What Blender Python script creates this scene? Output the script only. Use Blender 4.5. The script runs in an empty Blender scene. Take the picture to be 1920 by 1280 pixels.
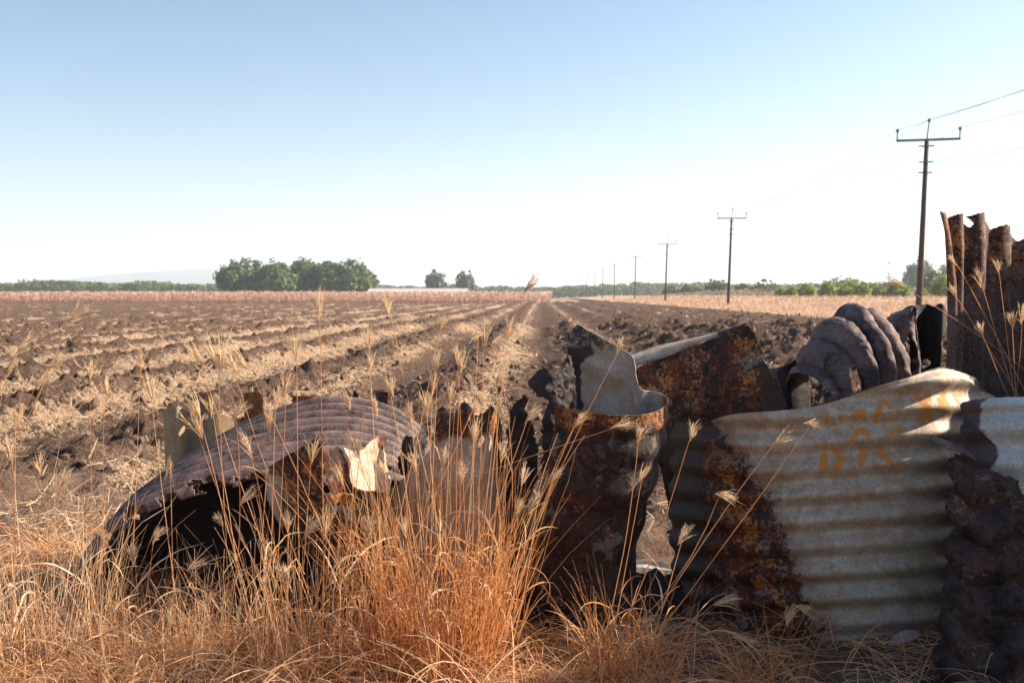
import bpy, math, random
import numpy as np
from mathutils import Vector

random.seed(7)
rng = np.random.default_rng(11)
SC = bpy.context.scene
COL = SC.collection
R = math.radians

# ------------------------------------------------------------------ camera
CAM_H = 1.05
FPX = 35.0 / 36.0 * 1920.0
TILT = math.atan(87.0 / FPX)
cd = bpy.data.cameras.new('camera')
cam = bpy.data.objects.new('camera', cd)
COL.objects.link(cam)
cam.location = (0, 0, CAM_H)
cam.rotation_euler = (math.pi / 2 - TILT, 0, 0)
cd.lens = 35.0
cd.sensor_width = 36.0
cd.clip_start = 0.05
cd.clip_end = 60000
cd.dof.use_dof = True
cd.dof.focus_distance = 3.0
cd.dof.aperture_fstop = 7.5
SC.camera = cam

# ------------------------------------------------------------------ sky, sun, exposure
SUN_AZ = R(79)      # clockwise from +Y: the sun stands to the right
SUN_EL = R(32)
w = bpy.data.worlds.new('World')
SC.world = w
w.use_nodes = True
nt = w.node_tree
bg = nt.nodes['Background']
sky = nt.nodes.new('ShaderNodeTexSky')
sky.sky_type = 'NISHITA'
sky.sun_disc = False
sky.sun_elevation = SUN_EL
sky.sun_rotation = SUN_AZ
sky.altitude = 0
sky.air_density = 1.0
sky.dust_density = 1.3
sky.ozone_density = 0.3
gam = nt.nodes.new('ShaderNodeGamma')
gam.inputs[1].default_value = 1.28
nt.links.new(sky.outputs[0], gam.inputs[0])
hs_ = nt.nodes.new('ShaderNodeHueSaturation')
hs_.inputs['Saturation'].default_value = 1.25
nt.links.new(gam.outputs[0], hs_.inputs['Color'])
nt.links.new(hs_.outputs[0], bg.inputs[0])
bg.inputs[1].default_value = 0.0405      # after the gamma this is about 0.075 of the plain sky
sd = bpy.data.lights.new('sun', 'SUN')
sd.energy = 5.0
sd.angle = R(0.53)
sd.color = (1.0, 0.87, 0.72)
sun = bpy.data.objects.new('sun', sd)
COL.objects.link(sun)
sdir = Vector((math.sin(SUN_AZ) * math.cos(SUN_EL), math.cos(SUN_AZ) * math.cos(SUN_EL), math.sin(SUN_EL)))
sun.rotation_euler = sdir.to_track_quat('Z', 'Y').to_euler()
sun.location = (20, 5, 15)
vs = SC.view_settings
vs.view_transform = 'Standard'
vs.look = 'None'
vs.exposure = 1.45
vs.gamma = 1.0
vs.use_curve_mapping = False
SC.render.engine = 'CYCLES'
SC.cycles.use_denoising = True
SC.cycles.max_bounces = 8
SC.cycles.diffuse_bounces = 3
SC.cycles.glossy_bounces = 3
SC.cycles.transmission_bounces = 4
SC.cycles.volume_bounces = 1
SC.cycles.sample_clamp_indirect = 6.0


# ------------------------------------------------------------------ helpers
def P(u, v, Y):
    """world point seen at photograph position (u, v) at distance Y in front of the camera"""
    ct, st = math.cos(TILT), math.sin(TILT)
    a = (u - 960.0) / FPX
    b = (640.0 - v) / FPX
    d = np.array([a, ct + st * b, -st + ct * b])
    return d / d[1] * Y + np.array([0, 0, CAM_H])


def hash2(ix, iy, seed):
    n = (ix.astype(np.int64) * 374761393 + iy.astype(np.int64) * 668265263 + seed * 1442695041) & 0xFFFFFFFF
    n = ((n ^ (n >> 13)) * 1274126177) & 0xFFFFFFFF
    n = (n ^ (n >> 16)) & 0xFFFFFFFF
    return n / 4294967295.0


def vnoise(x, y, seed=0):
    x = np.asarray(x, float); y = np.asarray(y, float)
    ix = np.floor(x); iy = np.floor(y)
    fx = x - ix; fy = y - iy
    fx = fx * fx * (3 - 2 * fx); fy = fy * fy * (3 - 2 * fy)
    a = hash2(ix, iy, seed); b = hash2(ix + 1, iy, seed)
    c = hash2(ix, iy + 1, seed); d = hash2(ix + 1, iy + 1, seed)
    return (a * (1 - fx) + b * fx) * (1 - fy) + (c * (1 - fx) + d * fx) * fy


def fbm(x, y, octs=4, seed=0, gain=0.5):
    s = 0; a = 1; t = 0
    for o in range(octs):
        s = s + a * vnoise(x * 2 ** o + 17.3 * o, y * 2 ** o - 9.1 * o, seed + o)
        t += a; a *= gain
    return s / t


def vnoise3(x, y, z, seed=0):
    ix, iy, iz = np.floor(x), np.floor(y), np.floor(z)
    fx, fy, fz = x - ix, y - iy, z - iz
    fx = fx * fx * (3 - 2 * fx); fy = fy * fy * (3 - 2 * fy); fz = fz * fz * (3 - 2 * fz)
    r = 0
    for dz in (0, 1):
        s_ = seed * 31 + (iz + dz) * 7919
        a = hash2(ix, iy + s_ * 3, seed); b = hash2(ix + 1, iy + s_ * 3, seed)
        c = hash2(ix, iy + 1 + s_ * 3, seed); d = hash2(ix + 1, iy + 1 + s_ * 3, seed)
        r = r + ((a * (1 - fx) + b * fx) * (1 - fy) + (c * (1 - fx) + d * fx) * fy) * (fz if dz else 1 - fz)
    return r


def fbm3(p, sc, octs=4, seed=0):
    # turned axes so the lattice never lines up with a sheet
    x = (p[..., 0] * 0.80 + p[..., 1] * 0.36 + p[..., 2] * 0.48) * sc + 31.7
    y = (p[..., 0] * -0.60 + p[..., 1] * 0.48 + p[..., 2] * 0.64) * sc + 11.3
    z = (p[..., 1] * -0.80 + p[..., 2] * 0.60) * sc + 57.1
    s = 0; a = 1; t = 0
    for o in range(octs):
        s = s + a * vnoise3(x * 2 ** o, y * 2 ** o, z * 2 ** o, seed + o); t += a; a *= 0.5
    return s / t


def mesh_np(name, V, F, smooth=True, attrs=None, mats=(), mat_idx=None):
    """V (n,3), F (m,3) or (m,4) or list of such arrays"""
    if not isinstance(F, (list, tuple)):
        F = [F]
    F = [np.asarray(f, np.int32) for f in F if len(f)]
    me = bpy.data.meshes.new(name)
    V = np.asarray(V, np.float32)
    me.vertices.add(len(V))
    me.vertices.foreach_set('co', V.ravel())
    loops = np.concatenate([f.ravel() for f in F])
    tot = np.concatenate([np.full(len(f), f.shape[1], np.int32) for f in F])
    start = np.concatenate([[0], np.cumsum(tot)[:-1]]).astype(np.int32)
    me.loops.add(len(loops))
    me.loops.foreach_set('vertex_index', loops)
    me.polygons.add(len(tot))
    me.polygons.foreach_set('loop_start', start)
    me.polygons.foreach_set('loop_total', tot)
    me.update(calc_edges=True)
    me.polygons.foreach_set('use_smooth', np.full(len(tot), smooth, bool))
    for m in mats:
        me.materials.append(m)
    if mat_idx is not None:
        me.polygons.foreach_set('material_index', np.asarray(mat_idx, np.int32))
    for k, a in (attrs or {}).items():
        at = me.attributes.new(k, 'FLOAT', 'POINT')
        at.data.foreach_set('value', np.asarray(a, np.float32))
    me.validate()
    me.update()
    return me


def link(name, me, parent=None, loc=(0, 0, 0)):
    o = bpy.data.objects.new(name, me)
    COL.objects.link(o)
    o.location = loc
    if parent is not None:
        o.parent = parent
    return o


def tag(o, label=None, cat=None, group=None, kind=None):
    if label: o['label'] = label
    if cat: o['category'] = cat
    if group: o['group'] = group
    if kind: o['kind'] = kind
    return o


def thing(name, label, cat, loc, group=None):
    o = link(name, None, None, loc)
    o.empty_display_size = 0.1
    return tag(o, label, cat, group)


class G:
    """small shader-graph helper"""
    def __init__(self, name):
        self.m = bpy.data.materials.new(name)
        self.m.use_nodes = True
        self.t = self.m.node_tree
        self.b = self.t.nodes['Principled BSDF']
        self.out = self.t.nodes['Material Output']

    def n(self, typ, **kw):
        x = self.t.nodes.new(typ)
        for k, v in kw.items():
            setattr(x, k, v)
        return x

    def put(self, sock, v):
        if isinstance(v, bpy.types.NodeSocket):
            self.t.links.new(v, sock)
        elif v is not None:
            if isinstance(v, (tuple, list)) and len(v) == 3 and sock.type == 'RGBA':
                v = (*v, 1)
            sock.default_value = v

    def coord(self, kind='Object', scale=None):
        c = self.n('ShaderNodeTexCoord').outputs[kind]
        if scale:
            mp = self.n('ShaderNodeMapping')
            mp.inputs['Scale'].default_value = scale
            self.put(mp.inputs[0], c)
            c = mp.outputs[0]
        return c

    def geo(self, k='Position'):
        return self.n('ShaderNodeNewGeometry').outputs[k]

    def noise(self, scale, detail=4, rough=0.6, vec=None, dist=0.0, color=False):
        x = self.n('ShaderNodeTexNoise')
        x.inputs['Scale'].default_value = scale
        x.inputs['Detail'].default_value = detail
        x.inputs['Roughness'].default_value = rough
        x.inputs['Distortion'].default_value = dist
        if vec is not None:
            self.put(x.inputs['Vector'], vec)
        return x.outputs['Color' if color else 0]

    def attr(self, name):
        return self.n('ShaderNodeAttribute', attribute_name=name).outputs['Fac']

    def math(self, op, a, b=None, c=None, clamp=False):
        x = self.n('ShaderNodeMath', operation=op, use_clamp=clamp)
        self.put(x.inputs[0], a)
        if b is not None: self.put(x.inputs[1], b)
        if c is not None: self.put(x.inputs[2], c)
        return x.outputs[0]

    def sstep(self, v, lo, hi):
        x = self.n('ShaderNodeMapRange', interpolation_type='SMOOTHSTEP')
        self.put(x.inputs[0], v)
        x.inputs[1].default_value = lo
        x.inputs[2].default_value = hi
        return x.outputs[0]

    def mix(self, f, a, b, blend='MIX'):
        x = self.n('ShaderNodeMix', data_type='RGBA', blend_type=blend)
        self.put(x.inputs[0], f)
        self.put(x.inputs[6], a)
        self.put(x.inputs[7], b)
        return x.outputs[2]

    def mixf(self, f, a, b):
        x = self.n('ShaderNodeMix', data_type='FLOAT')
        self.put(x.inputs[0], f)
        self.put(x.inputs[2], a)
        self.put(x.inputs[3], b)
        return x.outputs[0]

    def ramp(self, f, stops):
        x = self.n('ShaderNodeValToRGB')
        e = x.color_ramp.elements
        while len(e) < len(stops):
            e.new(0.5)
        for k, (p, c) in enumerate(stops):
            e[k].position = p
            e[k].color = (*c, 1)
        self.put(x.inputs[0], f)
        return x.outputs[0]

    def bump(self, h, strength=0.5, dist=0.01):
        x = self.n('ShaderNodeBump')
        x.inputs['Strength'].default_value = strength
        x.inputs['Distance'].default_value = dist
        self.put(x.inputs['Height'], h)
        self.put(self.b.inputs['Normal'], x.outputs[0])

    def base(self, col, rough=0.8, metal=0.0, spec=None):
        self.put(self.b.inputs['Base Color'], col)
        self.put(self.b.inputs['Roughness'], rough)
        self.put(self.b.inputs['Metallic'], metal)
        if spec is not None:
            self.put(self.b.inputs['Specular IOR Level'], spec)
        return self.m


# ------------------------------------------------------------------ materials
def metal_mat(name, zinc_lo, zinc_hi, stain, org=0.0, burnt_hi=(0.050, 0.032, 0.027), speck=(0.075, 0.050, 0.040),  shine=0.52, fine=1.0, metal=0.22):
    """galvanised iron that rust (attr rust), fire (attr burn) and paint (attr paint) have reached"""
    g = G(name)
    c = g.coord('Object')
    n1 = g.noise(7, 8, 0.72, c, 0.1)
    n2 = g.noise(38, 7, 0.75, c, 0.15)
    n3 = g.noise(190, 3, 0.6, c)
    n4 = g.noise(13, 9, 0.74, c, 0.15)
    # bare sheet
    spang = g.n('ShaderNodeTexVoronoi', feature='F1')
    spang.inputs['Scale'].default_value = 130 * fine
    g.put(spang.inputs['Vector'], c)
    zc = g.mix(g.sstep(n1, 0.35, 0.65), zinc_lo, zinc_hi)
    zc = g.mix(g.math('MULTIPLY', g.sstep(n4, 0.42, 0.62), 0.8), zc, stain)
    zc = g.mix(g.math('MULTIPLY', g.sstep(n3, 0.55, 0.72), 0.55), zc, (0.10, 0.085, 0.07))
    zc = g.mix(0.16, zc, g.math('MULTIPLY', spang.outputs['Distance'], 1.3), 'OVERLAY')
    # rust
    n5 = g.noise(21, 8, 0.7, g.coord('Object', (1.0, 1.0, 0.55)), 0.1)
    n6 = g.noise(90, 5, 0.7, c)
    og = g.math('MULTIPLY', g.attr('org'), 0.34)
    rc = g.mix(g.sstep(n2, 0.40, 0.60), (0.010, 0.006, 0.005), (0.050, 0.022, 0.014))
    red = g.math('ADD', g.math('ADD', g.math('MULTIPLY', n5, 0.75), g.math('MULTIPLY', n6, 0.25)), g.math('MULTIPLY', og, 0.8))
    rc = g.mix(g.sstep(red, 0.545 - org, 0.585 - org), rc, g.mix(g.sstep(n6, 0.35, 0.65), (0.062, 0.016, 0.007), (0.17, 0.046, 0.015)))
    oc = g.math('ADD', g.math('ADD', g.math('MULTIPLY', n4, 0.72), g.math('MULTIPLY', n6, 0.28)), og)
    rc = g.mix(g.sstep(oc, 0.60 - org, 0.635 - org), rc, g.mix(g.sstep(n6, 0.38, 0.62), (0.20, 0.062, 0.012), (0.40, 0.175, 0.045)))
    rc = g.mix(g.math('MULTIPLY', g.sstep(g.math('ADD', n1, g.math('MULTIPLY', n6, 0.3)), 0.70, 0.76), 0.6), rc, (0.24, 0.19, 0.15))
    rc = g.mix(g.math('MULTIPLY', g.sstep(n3, 0.52, 0.66), 0.55), rc, (0.022, 0.013, 0.010))
    rm = g.math('ADD', g.attr('rust'), g.math('MULTIPLY', g.math('SUBTRACT', n1, 0.5), 0.9))
    rm = g.math('ADD', rm, g.math('MULTIPLY', g.math('SUBTRACT', n2, 0.5), 0.75))
    rm = g.math('ADD', rm, g.math('MULTIPLY', g.math('SUBTRACT', n3, 0.5), 0.25))
    rst = g.sstep(rm, 0.20, 0.52)
    rm = g.sstep(rm, 0.48, 0.54)
    zc = g.mix(g.math('MULTIPLY', rst, 0.55), zc, (0.16, 0.075, 0.032))
    col = g.mix(rm, zc, rc)
    # fire scale, with shade painted in on some sheets
    bn = g.math('ADD', g.attr('burn'), g.math('MULTIPLY', g.math('SUBTRACT', n2, 0.5), 1.0))
    bn = g.math('ADD', bn, g.math('MULTIPLY', g.math('SUBTRACT', n4, 0.5), 0.6))
    bm = g.sstep(bn, 0.42, 0.62)
    bc = g.mix(g.sstep(n4, 0.35, 0.65), (0.030, 0.021, 0.022), burnt_hi)
    bc = g.mix(g.math('MULTIPLY', g.sstep(n3, 0.5, 0.68), 0.7), bc, speck)
    col = g.mix(bm, col, bc)
    # painted letters
    pm = g.math('ADD', g.attr('paint'), g.math('MULTIPLY', g.math('SUBTRACT', n2, 0.5), 0.9))
    pm = g.math('ADD', pm, g.math('MULTIPLY', g.math('SUBTRACT', n3, 0.5), 0.5))
    pm = g.math('MULTIPLY', g.sstep(pm, 0.46, 0.54), 0.85)
    col = g.mix(pm, col, (0.55, 0.21, 0.02))
    dull = g.math('MAXIMUM', g.math('MAXIMUM', rm, bm), pm)
    g.base(col, g.mixf(dull, g.math('ADD', shine, g.math('MULTIPLY', n2, 0.2)), g.math('ADD', 0.55, g.math('MULTIPLY', n2, 0.3))),
           g.mixf(dull, metal, 0.0), g.mixf(dull, 0.4, 0.3))
    hgt = g.math('ADD', g.math('MULTIPLY', n2, g.mixf(dull, 0.25, 1.0)), g.math('MULTIPLY', n3, 0.45))
    g.bump(hgt, 0.55, 0.006)
    return g.m


def plain(name, lo, hi, scale=20, rough=0.9, bump=0.3, spec=0.2, dist=0.01, metal=0.0):
    g = G(name)
    c = g.coord('Object')
    n = g.noise(scale, 5, 0.65, c)
    g.base(g.mix(g.sstep(n, 0.3, 0.7), lo, hi), rough, metal, spec)
    g.bump(n, bump, dist)
    return g.m


def straw_mat(name, stops, trans=0.35):
    g = G(name)
    col = g.ramp(g.attr('tone'), stops)
    g.base(col, 0.6, 0.0, 0.3)
    tr = g.n('ShaderNodeBsdfTranslucent')
    g.put(tr.inputs[0], col)
    mx = g.n('ShaderNodeMixShader')
    mx.inputs[0].default_value = trans
    g.t.links.new(g.b.outputs[0], mx.inputs[1])
    g.t.links.new(tr.outputs[0], mx.inputs[2])
    g.t.links.new(mx.outputs[0], g.out.inputs[0])
    return g.m


def leaf_mat(name, stops, trans=0.42):
    g = G(name)
    col = g.ramp(g.attr('tone'), stops)
    g.base(col, 0.55, 0.0, 0.3)
    tr = g.n('ShaderNodeBsdfTranslucent')
    g.put(tr.inputs[0], g.mix(0.5, col, (0.16, 0.2, 0.03)))
    mx = g.n('ShaderNodeMixShader')
    mx.inputs[0].default_value = trans
    g.t.links.new(g.b.outputs[0], mx.inputs[1])
    g.t.links.new(tr.outputs[0], mx.inputs[2])
    g.t.links.new(mx.outputs[0], g.out.inputs[0])
    return g.m


M = {}
M['sheet_pale'] = metal_mat('galvanised_pale', (0.36, 0.285, 0.205), (0.48, 0.415, 0.34), (0.33, 0.20, 0.105), org=0.02)
M['sheet_inner'] = metal_mat('galvanised_inner', (0.38, 0.42, 0.43), (0.52, 0.55, 0.55), (0.42, 0.37, 0.30), org=-0.02, burnt_hi=(0.10, 0.065, 0.07))
M['sheet_rust'] = metal_mat('rusted_iron', (0.28, 0.26, 0.24), (0.40, 0.36, 0.31), (0.33, 0.24, 0.15), org=0.0, shine=0.55)
M['sheet_burnt'] = metal_mat('fire_scaled_iron', (0.26, 0.24, 0.23), (0.34, 0.31, 0.29), (0.2, 0.15, 0.12), org=-0.02, burnt_hi=(0.115, 0.078, 0.066), speck=(0.27, 0.20, 0.17), shine=0.6)
M['sheet_cream'] = metal_mat('cream_iron', (0.40, 0.33, 0.25), (0.54, 0.46, 0.36), (0.40, 0.28, 0.17), org=0.0, metal=0.05, shine=0.6)
M['sheet_scale'] = metal_mat('scaled_iron', (0.26, 0.24, 0.23), (0.34, 0.31, 0.29), (0.2, 0.15, 0.12), org=-0.02, burnt_hi=(0.20, 0.132, 0.114), speck=(0.27, 0.19, 0.165), shine=0.6)
M['sheet_char'] = metal_mat('charred_iron', (0.1, 0.1, 0.1), (0.14, 0.14, 0.14), (0.1, 0.08, 0.06), org=-0.05, burnt_hi=(0.022, 0.016, 0.016), speck=(0.045, 0.034, 0.032), shine=0.6)  # char for burnt scraps, and black put in for shaded hollows
M['sheet_ochre'] = metal_mat('ochre_iron', (0.30, 0.22, 0.13), (0.38, 0.28, 0.17), (0.32, 0.20, 0.10), org=0.02, shine=0.6)

GRASS_STOPS = [(0.0, (0.46, 0.155, 0.045)), (0.3, (0.64, 0.27, 0.085)), (0.6, (0.74, 0.43, 0.20)), (1.0, (0.84, 0.63, 0.42))]
M['grass'] = straw_mat('dry_grass', GRASS_STOPS, 0.48)
M['head'] = straw_mat('dry_seed_head', [(0.0, (0.58, 0.34, 0.15)), (0.5, (0.70, 0.48, 0.27)), (1.0, (0.82, 0.65, 0.46))], 0.4)
M['litter'] = straw_mat('straw_litter', [(0.0, (0.26, 0.16, 0.09)), (0.5, (0.50, 0.34, 0.21)), (1.0, (0.66, 0.50, 0.36))], 0.15)
M['corn'] = straw_mat('dry_corn', [(0.0, (0.34, 0.20, 0.145)), (0.5, (0.70, 0.47, 0.34)), (1.0, (0.86, 0.65, 0.50))], 0.5)
M['verge_grass'] = straw_mat('verge_grass', [(0.0, (0.32, 0.19, 0.11)), (0.5, (0.55, 0.36, 0.23)), (1.0, (0.66, 0.48, 0.33))], 0.3)


def field_mat():
    g = G('ploughed_soil')
    p = g.geo()
    n1 = g.noise(1.3, 6, 0.65, p)
    n2 = g.noise(13, 7, 0.75, p)
    n3 = g.noise(60, 5, 0.7, p)
    soil = g.ramp(g.math('ADD', g.math('MULTIPLY', n2, 0.6), g.math('MULTIPLY', n3, 0.4)),
                  [(0.34, (0.035, 0.022, 0.016)), (0.5, (0.115, 0.074, 0.052)), (0.66, (0.25, 0.17, 0.122))])
    s = g.math('ADD', g.attr('straw'), g.math('MULTIPLY', g.math('SUBTRACT', n2, 0.5), 1.9))
    s = g.math('ADD', s, g.math('MULTIPLY', g.math('SUBTRACT', n3, 0.5), 1.2))
    s = g.math('ADD', s, g.math('MULTIPLY', g.math('SUBTRACT', n1, 0.5), 0.8))
    straw = g.mix(g.sstep(n3, 0.35, 0.65), (0.19, 0.122, 0.078), (0.57, 0.405, 0.265))
    col = g.mix(g.sstep(s, 0.42, 0.62), soil, straw)
    # trodden bare earth
    bare = g.mix(g.sstep(n2, 0.3, 0.7), (0.15, 0.095, 0.065), (0.24, 0.16, 0.115))
    col = g.mix(g.sstep(g.math('ADD', g.attr('bare'), g.math('MULTIPLY', g.math('SUBTRACT', n2, 0.5), 0.7)), 0.4, 0.65), col, bare)
    g.base(col, 0.95, 0.0, 0.1)
    n0 = g.noise(4.5, 6, 0.7, p)
    g.bump(g.math('ADD', g.math('MULTIPLY', n0, 2.2), g.math('ADD', n2, g.math('MULTIPLY', n3, 0.4))), 0.9, 0.07)
    return g.m


M['field'] = field_mat()
M['clod'] = plain('clod_soil', (0.06, 0.040, 0.028), (0.21, 0.14, 0.10), 9, 0.95, 0.6, 0.1, 0.02)
M['dirt'] = plain('foreground_dirt', (0.055, 0.036, 0.024), (0.17, 0.105, 0.066), 14, 0.95, 0.7, 0.1, 0.02)
M['plain_ground'] = plain('dry_plain', (0.22, 0.15, 0.09), (0.34, 0.24, 0.16), 0.08, 0.95, 0.0, 0.1)
M['verge'] = plain('verge_soil', (0.30, 0.19, 0.12), (0.52, 0.35, 0.24), 0.9, 0.95, 0.4, 0.1, 0.1)
M['road'] = plain('road_bitumen', (0.20, 0.19, 0.185), (0.27, 0.26, 0.25), 3, 0.8, 0.1, 0.3)
M['hill'] = plain('hill_scrub', (0.06, 0.075, 0.05), (0.10, 0.11, 0.07), 0.004, 0.95, 0.0, 0.1)
M['pole'] = plain('pole_timber', (0.045, 0.026, 0.020), (0.085, 0.048, 0.036), 6, 0.8, 0.4, 0.3)
M['arm'] = plain('crossarm_steel', (0.10, 0.14, 0.135), (0.15, 0.20, 0.19), 8, 0.6, 0.1, 0.4)
M['insul'] = plain('insulator', (0.05, 0.08, 0.08), (0.08, 0.12, 0.12), 8, 0.4, 0.1, 0.5)
M['wire'] = plain('wire', (0.05, 0.05, 0.055), (0.08, 0.08, 0.085), 8, 0.5, 0.0, 0.4)
M['trunk'] = plain('bark', (0.05, 0.037, 0.028), (0.11, 0.085, 0.065), 5, 0.9, 0.5, 0.1, 0.05)
M['roof'] = plain('shed_roof', (0.40, 0.35, 0.32), (0.48, 0.42, 0.38), 0.5, 0.7, 0.0, 0.3)
M['wall'] = plain('shed_wall', (0.50, 0.44, 0.40), (0.60, 0.53, 0.48), 0.5, 0.8, 0.0, 0.2)
M['leaf_dark'] = leaf_mat('leaf_dark', [(0.0, (0.045, 0.085, 0.032)), (0.5, (0.10, 0.155, 0.045)), (1.0, (0.21, 0.25, 0.065))])
M['leaf_lime'] = leaf_mat('leaf_lime', [(0.0, (0.10, 0.17, 0.015)), (0.5, (0.30, 0.40, 0.03)), (1.0, (0.50, 0.54, 0.06))], 0.5)
M['leaf_olive'] = leaf_mat('leaf_olive', [(0.0, (0.09, 0.095, 0.04)), (0.5, (0.17, 0.165, 0.07)), (1.0, (0.27, 0.24, 0.11))])
M['leaf_far'] = leaf_mat('leaf_far', [(0.0, (0.05, 0.085, 0.035)), (0.5, (0.11, 0.15, 0.055)), (1.0, (0.19, 0.21, 0.085))])
M['scrub'] = leaf_mat('scrub_dry', [(0.0, (0.16, 0.11, 0.08)), (0.5, (0.27, 0.19, 0.14)), (1.0, (0.36, 0.27, 0.20))])
M['leaf_fallen'] = plain('fallen_leaf', (0.34, 0.20, 0.17), (0.46, 0.29, 0.25), 25, 0.7, 0.2, 0.3)
M['chip'] = plain('pale_chip', (0.10, 0.08, 0.06), (0.42, 0.38, 0.33), 60, 0.6, 0.3, 0.4)
M['twig'] = plain('twig', (0.03, 0.02, 0.015), (0.09, 0.06, 0.045), 40, 0.9, 0.2, 0.1)

# ------------------------------------------------------------------ row coordinates of the field
RA = math.atan(52.0 / FPX)          # rows run a little to the right of the view
CR, SR = math.cos(RA), math.sin(RA)


def row2world(xr, yr):
    return xr * CR + yr * SR, -xr * SR + yr * CR


def world2row(x, y):
    return x * CR - y * SR, x * SR + y * CR


FIELD_R = 12.0       # right limit of the ploughed land


def terrain(xr, yr):
    """rise towards the road embankment on the right"""
    t = np.clip((xr - 16.0) / 12.0, 0, 1)
    return 0.80 * t * t * (3 - 2 * t)


def field_height(xr, yr, lod=0):
    wob = (fbm(xr * 0.4, yr * 0.25, 3, 5) - 0.5) * 0.5
    ph = (xr + wob * 0.6 + 0.95) / 1.8
    f = ph - np.floor(ph)                       # 0 at a crest
    c = np.abs(f - 0.5) * 2                      # 1 at the crest, 0 in the furrow
    prof = c ** 1.5 * 0.24
    rough = 0.45 + 0.9 * c + 0.75 * np.clip((xr - 0.3) / 2, 0, 1)
    z = prof - 0.13
    z = z + (fbm(xr * 2.6, yr * 2.2, 4 if lod < 2 else 3, 21) - 0.5) * (0.17 if lod < 2 else 0.30) * rough
    if lod < 2:
        b = np.abs(vnoise(xr * 6, yr * 5.5, 31) - 0.5) * 2
        b2 = np.abs(vnoise(xr * 13 + 3.3, yr * 12, 36) - 0.5) * 2
        z = z + (0.5 - b) * 0.12 * rough + (0.5 - b2) * 0.085 * rough
    if lod < 1:
        z = z + (fbm(xr * 17, yr * 16, 3, 41) - 0.5) * 0.11 * rough
    edge = np.clip((yr - 4.6) / 2.2 + (fbm(xr * 0.9, yr * 0.9, 2, 3) - 0.5) * 0.9, 0, 1)   # flattens out towards the scrap
    z = z * (0.22 + 0.78 * edge) + (1 - edge) * ((fbm(xr * 9, yr * 9, 4, 61) - 0.5) * 0.07 + (0.5 - np.abs(vnoise(xr * 15, yr * 15, 66) - 0.5) * 2) * 0.03)
    z = z - 0.10 * (1 - np.clip((yr - 3.85) / 0.6, 0, 1)) ** 2
    fade = np.clip((FIELD_R + 0.4 - xr) / 1.2, 0, 1)
    z = z * fade
    right = np.clip(0.95 - np.abs(f - 0.22) * 2.6, 0, 1)        # loose straw gathers on one flank
    straw = -0.12 + 0.82 * right + (fbm(xr * 0.5, yr * 0.22, 3, 77) - 0.5) * 0.7
    straw = straw + np.clip((xr - 0.2) / 1.5, 0, 1) * 0.03
    straw = straw - np.clip((c - 0.75) * 3, 0, 1) * 0.5
    bare = np.clip(1.0 - edge * 1.3, 0, 1) + np.clip(1 - np.abs(f - 0.12) * 9, 0, 1) * 0.45 * (xr < 0)
    return z, straw, bare


def build_field():
    Vs, Fs, st, br = [], [], [], []
    off = 0
    patches = [(-9.0, 8.0, 3.8, 12.0, 0.038, 0), (-20.0, FIELD_R + 1, 12.0, 34.0, 0.088, 1), (-95.0, FIELD_R + 1, 34.0, 150.0, 0.40, 2),
               (-40.0, -9.0, 3.8, 12.0, 0.12, 1), (8.0, FIELD_R + 1, 3.8, 12.0, 0.08, 1), (-95.0, -20.0, 12.0, 34.0, 0.22, 1)]
    for (x0, x1, y0, y1, res, lod) in patches:
        nx = int((x1 - x0) / res) + 1
        ny = int((y1 - y0) / (res * (1.0 if lod < 2 else 1.3))) + 1
        X, Y = np.meshgrid(np.linspace(x0, x1, nx), np.linspace(y0, y1, ny))
        Z, S, B = field_height(X, Y, lod)
        wx, wy = row2world(X, Y)
        Vs.append(np.stack([wx, wy, Z], -1).reshape(-1, 3))
        i = np.arange(nx * ny).reshape(ny, nx)
        Fs.append(np.stack([i[:-1, :-1], i[:-1, 1:], i[1:, 1:], i[1:, :-1]], -1).reshape(-1, 4) + off)
        st.append(S.ravel()); br.append(B.ravel())
        off += nx * ny
    me = mesh_np('plowed_field', np.concatenate(Vs), np.concatenate(Fs), True,
                 {'straw': np.concatenate(st), 'bare': np.concatenate(br)}, [M['field']])
    return tag(link('plowed_field', me), kind='structure')


build_field()


def grid_sheet(name, x0, x1, y0, y1, nx, ny, zf, mat, rows=True, kind='structure'):
    X, Y = np.meshgrid(np.linspace(x0, x1, nx), np.linspace(y0, y1, ny))
    Z = zf(X, Y)
    wx, wy = row2world(X, Y) if rows else (X, Y)
    i = np.arange(nx * ny).reshape(ny, nx)
    F = np.stack([i[:-1, :-1], i[:-1, 1:], i[1:, 1:], i[1:, :-1]], -1).reshape(-1, 4)
    me = mesh_np(name, np.stack([wx, wy, Z], -1).reshape(-1, 3), F, True, None, [mat])
    return tag(link(name, me), kind=kind)


grid_sheet('ground', -9000, 9000, -30, 9500, 40, 40, lambda x, y: np.full_like(x, -0.40), M['plain_ground'])


def sm0(x, a, b):
    t = np.clip((x - a) / (b - a), 0, 1)
    return t * t * (3 - 2 * t)


def fg_z(x, y):
    xr, yr = world2row(x, y)
    return (fbm(x * 2.2, y * 2.2, 4, 9) - 0.5) * 0.10 - 0.012 + (fbm(x * 11, y * 11, 3, 12) - 0.5) * 0.03


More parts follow.
